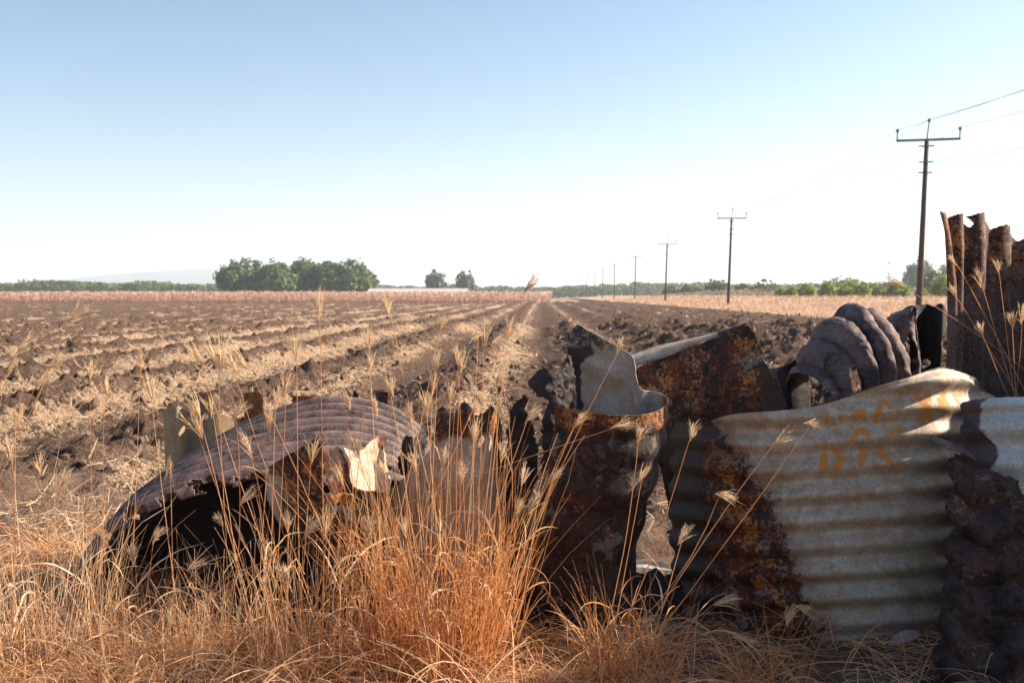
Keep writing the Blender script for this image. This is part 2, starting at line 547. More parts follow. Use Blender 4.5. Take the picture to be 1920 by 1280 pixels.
grid_sheet('foreground_soil', -6.0, 7.0, 0.3, 4.6, 330, 130, lambda x, y: fg_z(x, y) - 0.12 * sm0(y, 3.95, 4.55), M['dirt'])
grid_sheet('verge', FIELD_R - 0.5, 62.0, 1.0, 420.0, 120, 300,
           lambda x, y: np.maximum(terrain(x, y), 0) + (fbm(x * 0.8, y * 0.8, 3, 2) - 0.5) * 0.12 * np.clip((x - FIELD_R) / 2, 0, 1) - 0.03, M['verge'])
grid_sheet('road', 30.0, 36.5, -5.0, 420.0, 8, 120, lambda x, y: np.full_like(x, 0.86) - 0.03 * np.abs(x - 33.2) / 3.2, M['road'])


# far hills
def hill(name, u0, u1, pts, Y):
    us = np.linspace(u0, u1, 90)
    hs = np.interp(us, [p[0] for p in pts], [p[1] for p in pts])
    hs = hs + (fbm(us * 0.05, us * 0, 4, 8) - 0.5) * 5
    Vv, Ff = [], []
    nb = 8
    for k, u in enumerate(us):
        top = P(u, hs[k], Y)
        zt = max(top[2], 1.0)
        for j in range(nb):
            a = j / (nb - 1)
            ang = (a - 0.5) * math.pi
            Vv.append((top[0], Y + 900 * math.sin(ang), -0.6 + (zt + 0.6) * math.cos(ang) ** 0.8 if abs(math.cos(ang)) > 1e-6 else -0.6))
    i = np.arange(len(us) * nb).reshape(len(us), nb)
    F = np.stack([i[:-1, :-1], i[1:, :-1], i[1:, 1:], i[:-1, 1:]], -1).reshape(-1, 4)
    return tag(link(name, mesh_np(name, np.array(Vv), F, True, None, [M['hill']])), kind='structure')


hill('hill', 120, 720, [(120, 552), (180, 526), (250, 518), (330, 510), (415, 504), (520, 506), (620, 528), (720, 552)], 4600)
hill('hill', 880, 1010, [(880, 552), (925, 538), (950, 529), (975, 537), (1010, 552)], 5000)


# ------------------------------------------------------------------ ribbons: grass, straw, corn
def ribbons(paths, widths, tones, up=None, twist=None):
    """paths (n, k, 3); widths (n, k); -> V, F, tone"""
    n, k, _ = paths.shape
    T = np.gradient(paths, axis=1)
    ref = rng.normal(size=(n, 1, 3)) if up is None else up
    S = np.cross(T, np.broadcast_to(ref, T.shape))
    S /= np.linalg.norm(S, axis=2, keepdims=True) + 1e-9
    A = paths + S * widths[..., None] * 0.5
    B = paths - S * widths[..., None] * 0.5
    V = np.stack([A, B], 2).reshape(-1, 3)
    i = np.arange(n * k * 2).reshape(n, k, 2)
    F = np.stack([i[:, :-1, 0], i[:, :-1, 1], i[:, 1:, 1], i[:, 1:, 0]], -1).reshape(-1, 4)
    return V, F, np.repeat(tones, k * 2)


def arc_blades(base, h, lean_dir, lean, droop, k=7, wob=0.0):
    """curved blades: base (n,3), length h, horizontal direction lean_dir (n,2), initial lean angle, droop angle over the length"""
    n = len(base)
    s = np.linspace(0, 1, k)
    ang = lean[:, None] + droop[:, None] * s[None, :] ** 1.4
    dz = np.cos(ang); dh = np.sin(ang)
    step = (h / (k - 1))[:, None]
    z = np.cumsum(dz * step, 1) - dz[:, :1] * step
    r = np.cumsum(dh * step, 1) - dh[:, :1] * step
    p = np.empty((n, k, 3))
    p[..., 0] = base[:, None, 0] + r * lean_dir[:, None, 0]
    p[..., 1] = base[:, None, 1] + r * lean_dir[:, None, 1]
    p[..., 2] = base[:, None, 2] + z
    if wob:
        w1 = np.cumsum(rng.normal(size=(n, k, 3)), 1) * wob * h[:, None, None]
        w1[:, 0] = 0
        p += w1
    return p


def tube_mesh(paths_radii, sides=5, tone=None):
    """list of (pts (k,3), radii (k)) -> V, F"""
    Vv, Ff, tt = [], [], []
    off = 0
    for q, (pts, rad) in enumerate(paths_radii):
        pts = np.asarray(pts, float); k = len(pts)
        T = np.gradient(pts, axis=0)
        T /= np.linalg.norm(T, axis=1, keepdims=True) + 1e-9
        ref = np.array([0.3, 1, 0.1]) if abs(T[0, 2]) > 0.6 else np.array([0.1, 0.1, 1.0])
        A = np.cross(T, ref); A /= np.linalg.norm(A, axis=1, keepdims=True) + 1e-9
        B = np.cross(T, A)
        th = np.arange(sides) * 2 * math.pi / sides
        ring = pts[:, None] + (A[:, None] * np.cos(th)[None, :, None] + B[:, None] * np.sin(th)[None, :, None]) * np.asarray(rad)[:, None, None]
        Vv.append(ring.reshape(-1, 3))
        i = np.arange(k * sides).reshape(k, sides) + off
        j = np.roll(i, -1, 1)
        Ff.append(np.stack([i[:-1], j[:-1], j[1:], i[1:]], -1).reshape(-1, 4))
        off += k * sides
        if tone is not None:
            tt.append(np.full(k * sides, tone[q] if np.ndim(tone) else tone))
    return np.concatenate(Vv), np.concatenate(Ff), (np.concatenate(tt) if tone is not None else None)


def box_vf(c, s, rot=0.0):
    x, y, z = s[0] / 2, s[1] / 2, s[2] / 2
    v = np.array([(-x, -y, -z), (x, -y, -z), (x, y, -z), (-x, y, -z), (-x, -y, z), (x, -y, z), (x, y, z), (-x, y, z)])
    cr, sr = math.cos(rot), math.sin(rot)
    v = np.stack([v[:, 0] * cr - v[:, 1] * sr, v[:, 0] * sr + v[:, 1] * cr, v[:, 2]], 1) + np.asarray(c)
    f = np.array([(0, 3, 2, 1), (4, 5, 6, 7), (0, 1, 5, 4), (1, 2, 6, 5), (2, 3, 7, 6), (3, 0, 4, 7)])
    return v, f


def join_vf(lst):
    Vv, Ff, off = [], [], 0
    for v, f in lst:
        Vv.append(v); Ff.append(f + off); off += len(v)
    return np.concatenate(Vv), np.concatenate(Ff)


# ------------------------------------------------------------------ corn
def build_corn():
    xs = np.arange(-100, 1.6, 0.85)
    pts = []
    for x in xs:
        ys = np.arange(118, 178, 0.42)
        pts.append(np.stack([np.full(len(ys), x) + rng.normal(0, 0.07, len(ys)), ys + rng.normal(0, 0.12, len(ys))], 1))
    pts = np.concatenate(pts)
    keep = (rng.random(len(pts)) < np.where(pts[:, 1] < 124, 0.97, 0.55))
    pts = pts[keep]
    n = len(pts)
    wx, wy = row2world(pts[:, 0], pts[:, 1])
    hgt = rng.normal(1.47, 0.06, n) - 0.05 * fbm(pts[:, 0] * 0.1, pts[:, 1] * 0.1, 2, 6)
    base = np.stack([wx, wy, np.full(n, -0.03)], 1)
    parts = []
    a = rng.random(n) * 6.28
    p = arc_blades(base, hgt, np.stack([np.cos(a), np.sin(a)], 1), rng.normal(0, 0.05, n), rng.normal(0, 0.08, n), 3)
    parts.append(ribbons(p, np.tile([0.06, 0.05, 0.03], (n, 1)), rng.normal(0.25, 0.15, n), up=np.array([0, 1.0, 0])))
    for q in range(5):
        zz = hgt * rng.uniform(0.25, 0.98, n)
        b = base.copy(); b[:, 2] += zz
        a = rng.random(n) * 6.28
        L = rng.uniform(0.3, 0.55, n)
        p = arc_blades(b, L, np.stack([np.cos(a), np.sin(a)], 1), rng.uniform(0.3, 0.9, n), rng.uniform(0.8, 1.9, n), 3)
        p[..., 2] = np.clip(p[..., 2], 0.02, 1.6)
        parts.append(ribbons(p, np.tile([0.07, 0.08, 0.02], (n, 1)), np.clip(rng.normal(0.25, 0.2, n) + zz * 0.28, 0, 1)))
    Vv, Ff, tt, off = [], [], [], 0
    for v, f, t in parts:
        Vv.append(v); Ff.append(f + off); tt.append(t); off += len(v)
    me = mesh_np('corn_stand', np.concatenate(Vv), np.concatenate(Ff), True, {'tone': np.clip(np.concatenate(tt), 0, 1)}, [M['corn']])
    tag(link('corn_stand', me), 'standing strip of dry pink-tan corn across the far end of the ploughed field', 'corn', kind='stuff')


build_corn()


# ------------------------------------------------------------------ trees and shrubs
def crown_vf(blobs, n, leaf, flat=0.9, hollow=0.55):
    """leaf faces in clumps through a crown made of ellipsoid blobs [(cx,cy,cz,rx,ry,rz)]"""
    vol = np.array([b[3] * b[4] * b[5] for b in blobs]) ** (2 / 3)
    cnt = (n * vol / vol.sum()).astype(int)
    C, Nn = [], []
    for b, m in zip(blobs, cnt):
        ncl = max(14, m // 22)
        d = rng.normal(size=(ncl, 3)); d /= np.linalg.norm(d, axis=1, keepdims=True)
        r = hollow + (1 - hollow) * rng.random(ncl) ** 0.6
        cc = d * r[:, None]
        idx = rng.integers(0, ncl, m)
        q = cc[idx] + rng.normal(0, 0.115, (m, 3))
        C.append(q * np.array(b[3:6]) + np.array(b[:3]))
        Nn.append(q)
    C = np.concatenate(C); Nn = np.concatenate(Nn)
    m = len(C)
    nr = Nn + rng.normal(0, 0.55, (m, 3)) + np.array([0, 0, 0.35])
    nr /= np.linalg.norm(nr, axis=1, keepdims=True) + 1e-9
    t = np.cross(nr, rng.normal(size=(m, 3))); t /= np.linalg.norm(t, axis=1, keepdims=True) + 1e-9
    bt = np.cross(nr, t)
    s = leaf * rng.uniform(0.6, 1.4, m)[:, None]
    V = np.stack([C + t * s, C + bt * s * 0.7, C - t * s, C - bt * s * 0.7], 1).reshape(-1, 3)
    F = np.arange(m * 4).reshape(m, 4)
    rel = np.linalg.norm(Nn, axis=1)
    tone = np.clip(0.5 + rng.normal(0, 0.2, m) + 0.15 * (rel - 0.8), 0, 1)
    return V, F, np.repeat(tone, 4)


def tree(name, label, cat, u, Y, halfw, ytop, mat, n=2600, trunk_frac=0.18, group=None, blobs=5, zg=0.0, leaf=0.3, wide=1.0, base_py=None):
    base = P(u, 553, Y); X = base[0]
    ztop = P(u, ytop, Y)[2]
    rw = halfw / FPX * Y
    H = ztop - zg
    th = H * trunk_frac
    root = thing(name, label, cat, (X, Y, zg), group)
    bl = []
    for k in range(blobs):
        a = k * 6.28 / blobs + random.random()
        f = random.uniform(0.35, 0.55)
        r = rw * random.uniform(0.5, 0.66)
        hz = (H - th) * random.uniform(0.30, 0.40)
        bl.append((math.cos(a) * rw * f, math.sin(a) * rw * f * wide, th + hz + random.uniform(0, 0.55) * (H - th - 2 * hz), r, r, hz))
    bl.append((0, 0, H - (H - th) * 0.36, rw * 0.72, rw * 0.72, (H - th) * 0.36))
    bl.append((0, 0, th + (H - th) * 0.35, rw * 0.9, rw * 0.8, (H - th) * 0.35))
    V, F, t = crown_vf(bl, n, leaf)
    link('crown', mesh_np('crown', V, F, False, {'tone': t}, [mat]), root)
    tubes = []
    r0 = max(0.05, 0.035 * H)
    zz = np.linspace(-0.3, H * 0.62, 7)
    tubes.append((np.stack([np.cumsum(rng.normal(0, 0.02 * H / 6, 7)), np.cumsum(rng.normal(0, 0.02 * H / 6, 7)), zz], 1), np.linspace(r0, r0 * 0.35, 7)))
    for k in range(5):
        a = k * 1.26 + random.random()
        z0 = th * random.uniform(0.7, 1.3)
        e = np.array([math.cos(a) * rw * 0.6, math.sin(a) * rw * 0.6, H * random.uniform(0.5, 0.75)])
        tt = np.linspace(0, 1, 5)[:, None]
        tubes.append((np.array([0, 0, z0]) * (1 - tt) + e * tt + np.array([0, 0, 0.1 * H]) * tt * (1 - tt), np.linspace(r0 * 0.5, r0 * 0.12, 5)))
    V, F, _ = tube_mesh(tubes, 6)
    link('trunk', mesh_np('trunk', V, F, True, None, [M['trunk']]), root)
    return root


GT = 'dark evergreen trees in the clump left of centre'
for (u, hw, top, lab) in [(460, 47, 487, 'broad dark tree at the left end of the tall clump behind the corn'),
                          (517, 36, 490, 'darker narrow tree second from the left in the tall clump'),
                          (572, 44, 487, 'rounded tree with lighter top in the middle of the tall clump'),
                          (617, 30, 492, 'small filler tree just right of the middle of the tall clump'),
                          (661, 45, 490, 'domed sunlit tree at the right end of the tall clump')]:
    tree('evergreen_tree', lab, 'tree', u, 290 + random.uniform(-10, 10), hw * 1.06, top - 2, M['leaf_dark'], 9500, 0.0, GT, 8, 0.0, 0.55)
tree('round_tree', 'loose round tree with see-through crown, left of the lone pair', 'tree', 817, 390, 23, 507, M['leaf_far'], 1500, 0.30, 'lone pair of trees behind the corn', 4, 0, 0.5)
tree('round_tree', 'denser upright tree, right of the lone pair', 'tree', 873, 390, 20, 506, M['leaf_far'], 2600, 0.12, 'lone pair of trees behind the corn', 4, 0, 0.5)

GO = 'lime green orchard bushes beyond the road'
for (u, hw, top, Y, lab) in [(1463, 9, 539, 150, 'tiny round lime green bush, leftmost of the orchard row'),
                             (1484, 11, 537, 150, 'small upright lime green bush, second of the orchard row'),
                             (1511, 20, 528, 165, 'medium yellow-green bush left of the orchard clump'),
                             (1552, 18, 530, 160, 'green bush between the medium bush and the large pair'),
                             (1592, 24, 527, 150, 'dark green large bush, left one of the touching pair'),
                             (1618, 19, 529, 146, 'bright yellow-green bush, right one of the touching pair'),
                             (1643, 17, 529, 158, 'round bright bush right of the touching pair'),
                             (1686, 26, 531, 140, 'wide lime bush just left of the nearest power pole'),
                             (1729, 12, 541, 150, 'low pale green bush just right of the nearest power pole'),
                             (1766, 22, 517, 138, 'tall lime bush half hidden by the upright rusty sheet')]:
    tree('orchard_bush', lab, 'bush', u, Y, hw, top, M['leaf_lime'], 2200, 0.02, GO, 4, 0.5, 0.19)
GB = 'olive brown scrub trees beyond the verge'
for (u, hw, top, Y, lab) in [(1262, 22, 536, 260, 'low grey-green scrub tree right of the third power pole'),
                             (1292, 24, 533, 255, 'dark low scrub tree midway between second and third power poles'),
                             (1345, 28, 521, 230, 'grey-green scrub tree touching the second power pole on its left'),
                             (1392, 22, 531, 235, 'small scrub tree just right of the second power pole'),
                             (1435, 31, 524, 225, 'rounded brownish scrub tree right of the second power pole'),
                             (1575, 48, 513, 240, 'widest olive scrub tree rising behind the orchard bushes'),
                             (1660, 24, 526, 230, 'small olive scrub tree behind the bushes, left of nearest pole'),
                             (1750, 30, 508, 180, 'brownish scrub tree behind the tall lime bush')]:
    tree('scrub_tree', lab, 'tree', u, Y, hw, top, M['leaf_olive'], 1500, 0.14, GB, 4, 0.3, 0.3)
for (u, hw, top, lab) in [(1722, 34, 479, 'tall hazy blue-green tree behind the nearest power pole'),
                          (1782, 36, 489, 'tall hazy blue-green tree behind the upright rusty sheet')]:
    tree('evergreen_tree', lab, 'tree', u, 340, hw, top, M['leaf_dark'], 3200, 0.06, 'tall hazy trees at the right', 6, 0.3, 0.45)


def woodland(name, label, u0, u1, Y, tops, mat, n, leaf, depth=40, dens=None):
    us = rng.uniform(u0, u1, n)
    # scalloped line of crowns
    top = np.interp(us, [p[0] for p in tops], [p[1] for p in tops])
    X = (us - 960) / FPX * Y
    bump = np.abs(np.sin(X * 0.22 + fbm(X * 0.05, X * 0, 2, 13) * 9)) * 0.30 + fbm(X * 0.5, X * 0, 3, 15) * 0.32
    H = (553 - top) / FPX * Y + CAM_H
    hh = H * (0.62 + 0.38 * bump / 0.45)
    fr = rng.random(n) ** 0.7
    Yv = Y + rng.uniform(-depth / 2, depth / 2, n)
    C = np.stack([X, Yv, fr * hh], 1)
    m = n
    nr = rng.normal(0, 0.6, (m, 3)) + np.array([0, -0.5, 0.6])
    nr /= np.linalg.norm(nr, axis=1, keepdims=True)
    t = np.cross(nr, rng.normal(size=(m, 3))); t /= np.linalg.norm(t, axis=1, keepdims=True)
    bt = np.cross(nr, t)
    s = leaf * rng.uniform(0.6, 1.5, m)[:, None]
    V = np.stack([C + t * s, C + bt * s * 0.8, C - t * s, C - bt * s * 0.8], 1).reshape(-1, 3)
    tone = np.clip(0.15 + 0.5 * fbm(X * 0.13, Yv * 0.1, 3, 4) + rng.normal(0, 0.12, m) + 0.15 * fr, 0, 1)
    me = mesh_np(name, V, np.arange(m * 4).reshape(m, 4), False, {'tone': np.repeat(tone, 4)}, [mat])
    tag(link(name, me), label, 'woodland', kind='stuff')


woodland('woodland', 'low green belt of far trees along the left horizon', -60, 440, 380,
         [(-60, 534), (30, 532), (100, 527), (180, 531), (260, 531), (300, 528), (380, 531), (440, 538)], M['leaf_far'], 16000, 0.55)
woodland('woodland', 'thin far tree line behind the pale shed and lone pair of trees', 690, 1060, 520,
         [(690, 538), (740, 534), (800, 537), (860, 533), (940, 538), (1060, 537)], M['leaf_far'], 9000, 0.6)
woodland('woodland', 'hazy green tree belt behind the row of power poles', 1020, 1990, 480,
         [(1020, 537), (1100, 534), (1180, 531), (1300, 531), (1450, 533), (1600, 531), (1800, 530), (1990, 530)], M['leaf_far'], 22000, 0.6)
woodland('dry_scrub', 'low leafless pinkish scrub in front of the scrub trees by the road', 1240, 1800, 215,
         [(1240, 553), (1300, 545), (1420, 541), (1520, 540), (1700, 540), (1800, 540)], M['scrub'], 9000, 0.20, 30)


# pale shed behind the corn
def shed():
    Y = 250.0
    x0, x1 = P(688, 553, Y)[0], P(876, 553, Y)[0]
    zt = P(780, 540.5, Y)[2]
    cx = (x0 + x1) / 2; L = x1 - x0
    root = thing('long_shed', 'long low shed with pale roof just above the dry corn', 'shed', (cx, Y, 0))
    v, f = box_vf((0, 4, zt * 0.35), (L - 0.6, 7.4, zt * 0.7))
    link('wall', mesh_np('wall', v, f, False, None, [M['wall']]), root)
    e = zt * 0.66
    v = np.array([(-L / 2, -0.3, e), (L / 2, -0.3, e), (L / 2, 4, zt), (-L / 2, 4, zt), (-L / 2, 8.3, e), (L / 2, 8.3, e),
                  (-L / 2, -0.3, e - .12), (L / 2, -0.3, e - .12), (L / 2, 4, zt - .12), (-L / 2, 4, zt - .12), (-L / 2, 8.3, e - .12), (L / 2, 8.3, e - .12)])
    f = np.array([(0, 1, 2, 3), (3, 2, 5, 4), (7, 6, 9, 8), (8, 9, 10, 11), (6, 7, 1, 0), (4, 5, 11, 10), (1, 7, 8, 2), (2, 8, 11, 5), (6, 0, 3, 9), (9, 3, 4, 10)])
    link('roof', mesh_np('roof', v, f, False, None, [M['roof']]), root)


shed()

# ------------------------------------------------------------------ power line
POLE_X = 18.8
POLE_H = 9.35
ARM_YAW = R(-24)
LEAN = R(1.7)
pole_parts = {}
pts = np.array([(0, 0, -0.6), (0, 0, 2), (0, 0, 5), (0, 0, POLE_H - 0.75)])
V, F, _ = tube_mesh([(pts, [0.155, 0.145, 0.125, 0.105])], 10)
cap = np.array([[30 + k for k in range(10)]])
pole_parts['pole'] = (mesh_np('pole', V, [F, cap], True, None, [M['pole']]), None)
ca, sa = math.cos(ARM_YAW), math.sin(ARM_YAW)
AL = 1.46
pole_parts['crossarm'] = (mesh_np('crossarm', *box_vf((0, -0.16 * ca, POLE_H - 0.80), (2 * AL, 0.11, 0.11), ARM_YAW), False, None, [M['arm']]), None)


def pin(x, z0, h):
    a = []
    px, py = x * ca + 0.16 * sa * 0, x * sa - 0.16 * ca
    if x == 0:
        px, py = 0, 0
    top = np.array([px + (0.07 if x == 0 else 0.0), py, z0 + h])
    return tube_mesh([(np.array([(px, py, z0), (px * 0.5 + top[0] * 0.5, py, z0 + h * 0.5), top]), [0.035, 0.032, 0.032])], 6), \
        tube_mesh([(np.array([top, top + (0, 0, 0.05), top + (0, 0, 0.1), top + (0, 0, 0.16)]), [0.05, 0.09, 0.055, 0.085])], 8), top + np.array([0, 0, 0.15])


pins = [pin(-AL + 0.04, POLE_H - 0.75, 0.36), pin(0, POLE_H - 0.76, 0.85), pin(AL - 0.04, POLE_H - 0.75, 0.36)]
pin_me = [(mesh_np('pin', a[0], a[1], True, None, [M['arm']]), mesh_np('insulator', b[0], b[1], True, None, [M['insul']])) for a, b, _ in pins]
br = [box_vf((0, 0, POLE_H - dz), (w_, 0.07, 0.06), ARM_YAW) for dz, w_ in ((1.08, 0.72), (1.86, 0.62), (2.38, 0.66))]
br_me = [mesh_np('bracket', v, f, False, None, [M['arm']]) for v, f in br]
pole_labels = ['nearest and tallest power pole with crossarm, beside the upright rusty sheet', 'second nearest power pole along the verge',
               'third power pole along the verge', 'fourth power pole along the verge', 'fifth power pole along the verge',
               'sixth power pole, one of the small far ones', 'seventh power pole, one of the small far ones',
               'eighth power pole, tiny near the tree belt', 'ninth power pole, tiny near the tree belt', 'tenth and farthest power pole, tiny at the tree belt']
GP = 'power poles along the verge'
tops = {0: [], 1: [], 2: [], 3: []}
for k in range(0, 11):
    xr, yr = POLE_X + (0.25 * math.sin(k * 2.1) if k > 3 else 0), 50.0 * k
    x, y = row2world(xr, yr)
    zg = float(terrain(np.array(xr), np.array(yr)))
    lean = LEAN * (1 if k < 4 else (0.9 + 0.6 * math.sin(k)))
    if k > 0:
        root = thing('power_pole', pole_labels[k - 1], 'power pole', (x, y, zg), GP)
        root.rotation_euler = (0, lean, 0)
        for nm, (me, _) in pole_parts.items():
            link(nm, me, root)
        for a, b in pin_me:
            pa = link('pin', a, root)
            link('insulator', b, pa)
        for b in br_me[:3 if k < 4 else 1]:
            link('bracket', b, root)
    for q in range(3):
        t = pins[q][2]
        tops[q].append((x + t[0] * math.cos(lean) + t[2] * math.sin(lean), y + t[1], zg + t[2] * math.cos(lean) - t[0] * math.sin(lean)))
    t = (0, -0.2, POLE_H - 1.9)
    tops[3].append((x + t[2] * math.sin(lean), y + t[1], zg + t[2]))
wl = ['upper left overhead wire along the power poles', 'topmost middle overhead wire along the power poles',
      'upper right overhead wire along the power poles', 'lower overhead wire slung beneath the crossarms']
for q in range(4):
    pp, rr = [], []
    for k in range(10):
        a, b = np.array(tops[q][k]), np.array(tops[q][k + 1])
        for s in np.linspace(0, 1, 16)[(0 if k == 0 else 1):]:
            pt = a * (1 - s) + b * s
            pt[2] -= 4 * (0.9 if q < 3 else 1.2) * s * (1 - s)
            pp.append(pt); rr.append(0.010)
    pp = np.array(pp)
    V, F, _ = tube_mesh([(pp - pp[0], rr)], 4)
    tag(link('overhead_wire', mesh_np('overhead_wire', V, F, True, None, [M['wire']]), None, pp[0]), wl[q], 'wire', 'overhead wires')
a = np.array(tops[3][1]); b = a + np.array([38, -6.0, -0.4])
pp = np.array([a * (1 - s) + b * s - np.array([0, 0, 3.2 * s * (1 - s)]) for s in np.linspace(0, 1, 24)])
V, F, _ = tube_mesh([(pp - pp[0], np.full(24, 0.010))], 4)
tag(link('overhead_wire', mesh_np('overhead_wire', V, F, True, None, [M['wire']]), None, pp[0]), 'service wire leaving the nearest power pole to the right', 'wire', 'overhead wires')
# thin far mast
mp = P(1666, 553, 420)
root = thing('radio_mast', 'thin faint mast standing up behind the orchard bushes', 'mast', (mp[0], 420, 0))
V, F, _ = tube_mesh([(np.array([(0, 0, 0), (0, 0, 8), (0, 0, 15.0)]), [0.22, 0.18, 0.12])], 5)
link('mast', mesh_np('mast', V, F, True, None, [M['arm']]), root)
link('antenna', mesh_np('antenna', *box_vf((0, 0, 14.6), (0.9, 0.2, 0.7)), False, None, [M['arm']]), root)


# ------------------------------------------------------------------ verge grass
def verge_grass():
    n = 26000
    xr = FIELD_R + rng.random(n) ** 0.8 * 17.5
    yr = 14 * (230 / 14) ** rng.random(n)
    keep = fbm(xr * 0.25, yr * 0.25, 3, 33) + rng.normal(0, 0.12, n) > 0.40
    xr, yr = xr[keep], yr[keep]; n = len(xr)
    wx, wy = row2world(xr, yr)
    base = np.stack([wx, wy, terrain(xr, yr) - 0.05], 1)
    a = rng.random(n) * 6.28
    h = rng.uniform(0.15, 0.45, n)
    p = arc_blades(base, h, np.stack([np.cos(a), np.sin(a)], 1), rng.uniform(0, 0.5, n), rng.uniform(0.2, 1.0, n), 3)
    wdt = np.clip(0.0007 * yr, 0.01, 0.12)
    V, F, t = ribbons(p, wdt[:, None] * np.array([1, 0.9, 0.2])[None], np.clip(rng.normal(0.55, 0.22, n), 0, 1))
    me = mesh_np('verge_grass', V, F, True, {'tone': t}, [M['verge_grass']])
    tag(link('verge_grass', me), 'pale pinkish dry grass covering the verge under the power poles', 'grass', kind='stuff')


verge_grass()


# ------------------------------------------------------------------ clods and straw on the field
def ico(sub):
    import bmesh
    bm = bmesh.new()
    bmesh.ops.create_icosphere(bm, subdivisions=sub, radius=1.0)
    bm.verts.ensure_lookup_table()
    v = np.array([x.co[:] for x in bm.verts]); f = np.array([[q.index for q in p.verts] for p in bm.faces])
    bm.free()
    return v, f


def clods(name, label, n, y0, y1, xa, xb, s0, s1, sub):
    v0, f0 = ico(sub)
    yr = y0 * (y1 / y0) ** rng.random(n)
    half = np.clip((yr * 0.56), 4, 30)
    xr = rng.uniform(-1, 1, n) * half
    xr = np.clip(xr, xa, xb) + rng.normal(0, 0.3, n)
    ph = (xr + 0.95) / 1.8; f = ph - np.floor(ph)
    c = np.abs(f - 0.5) * 2
    want = 0.20 + 0.8 * c + (xr > 0.3) * 0.35
    keep = (rng.random(n) < want) & (xr < FIELD_R) & (yr > 5.4)
    xr, yr = xr[keep], yr[keep]; n = len(xr)
    z = field_height(xr, yr, 1)[0]
    wx, wy = row2world(xr, yr)
    s = s0 + (s1 - s0) * rng.random(n) ** 4.5
    V = np.empty((n, len(v0), 3))
    for k in range(10):
        sel = np.arange(n) % 10 == k
        u = v0 * (1 + 0.30 * rng.normal(size=(len(v0), 1)).clip(-1.4, 1.6)) * rng.uniform(0.5, 1.35, 3)
        m = sel.sum()
        a = rng.random(m) * 6.28
        ca_, sa_ = np.cos(a)[:, None], np.sin(a)[:, None]
        x = u[None, :, 0] * ca_ - u[None, :, 1] * sa_
        y = u[None, :, 0] * sa_ + u[None, :, 1] * ca_
        q = np.stack([x, y, np.broadcast_to(u[None, :, 2] * 0.8, x.shape)], -1)
        V[sel] = q * s[sel][:, None, None]
    V[..., 0] += wx[:, None]; V[..., 1] += wy[:, None]; V[..., 2] += (z + s * 0.25)[:, None]
    F = (f0[None] + (np.arange(n) * len(v0))[:, None, None]).reshape(-1, 3)
    me = mesh_np(name, V.reshape(-1, 3), F, False, None, [M['clod']])
    tag(link(name, me), label, 'soil', kind='stuff')


clods('soil_clods', 'large dark soil clods turned up on the nearer furrow ridges', 4500, 5.2, 15, -9, 8, 0.006, 0.045, 1)
clods('soil_clods', 'small dark soil clods strewn over the furrows farther off', 11000, 9, 70, -30, 12, 0.012, 0.07, 1)


def straw_field():
    n = 36000
    yr = 4.3 * (38 / 4.3) ** rng.random(n)
    xr = rng.uniform(-1, 1, n) * np.clip(yr * 0.56, 3.5, 20)
    z, st, br_ = field_height(xr, yr, 1)
    keep = (rng.random(n) < np.clip(st * 0.9 + 0.05 + (yr < 6) * 0.2 + (xr > 0.2) * 0.22, 0.03, 1)) & (xr < FIELD_R)
    xr, yr, z = xr[keep], yr[keep], z[keep]; n = len(xr)
    wx, wy = row2world(xr, yr)
    base = np.stack([wx, wy, z + 0.02], 1)
    a = rng.random(n) * 6.28
    L = rng.uniform(0.05, 0.22, n)
    p = arc_blades(base, L, np.stack([np.cos(a), np.sin(a)], 1), rng.uniform(1.1, 1.75, n), rng.normal(0, 0.4, n), 3)
    p[..., 2] = np.maximum(p[..., 2], z[:, None] + 0.012)
    wd = np.clip(0.0006 * yr, 0.004, 0.02)[:, None] * np.array([1, 1, 0.5])[None]
    V, F, t = ribbons(p, wd, np.clip(rng.normal(0.6, 0.25, n), 0, 1), up=np.array([0, 0, 1.0]) + rng.normal(0, 0.4, (n, 1, 3)))
    me = mesh_np('straw_litter', V, F, True, {'tone': t}, [M['litter']])
    tag(link('straw_litter', me), 'broken pale straw scattered along the furrows', 'straw', kind='stuff')


straw_field()


# ------------------------------------------------------------------ scrap iron sheets
def crom(A, t):
    """Catmull-Rom along axis 0 of A at parameters t in 0..1"""
    n = A.shape[0]
    E = np.concatenate([2 * A[:1] - A[1:2], A, 2 * A[-1:] - A[-2:-1]], 0)
    x = np.clip(t, 0, 1) * (n - 1)
    i = np.minimum(x.astype(int), n - 2)
    f = (x - i).reshape((-1,) + (1,) * (A.ndim - 1))
    p0, p1, p2, p3 = E[i], E[i + 1], E[i + 2], E[i + 3]
    return 0.5 * (2 * p1 + (p2 - p0) * f + (2 * p0 - 5 * p1 + 4 * p2 - p3) * f ** 2 + (3 * p1 - p0 - 3 * p2 + p3) * f ** 3)


def lin(A, t):
    n = A.shape[0]
    x = np.clip(t, 0, 1) * (n - 1)
    i = np.minimum(x.astype(int), n - 2)
    f = (x - i).reshape((-1,) + (1,) * (A.ndim - 1))
    return A[i] * (1 - f) + A[i + 1] * f


def in_poly(px, py, poly):
    ins = np.zeros(px.shape, bool)
    n = len(poly)
    for a in range(n):
        x0, y0 = poly[a]; x1, y1 = poly[(a + 1) % n]
        if y0 == y1: continue
        c = ((y0 > py) != (y1 > py)) & (px < (x1 - x0) * (py - y0) / (y1 - y0) + x0)
        ins ^= c
    return ins


def gnet(rows):
    """rows of (u, v, Y); v None = on the ground below"""
    out = []
    for r in rows:
        o = []
        for (u, v, Y) in r:
            if v is None:
                v = 553 + CAM_H * FPX / Y + 6
            o.append(np.concatenate([P(u, v, Y), [u, v]]))
        out.append(o)
    return np.array(out, float)


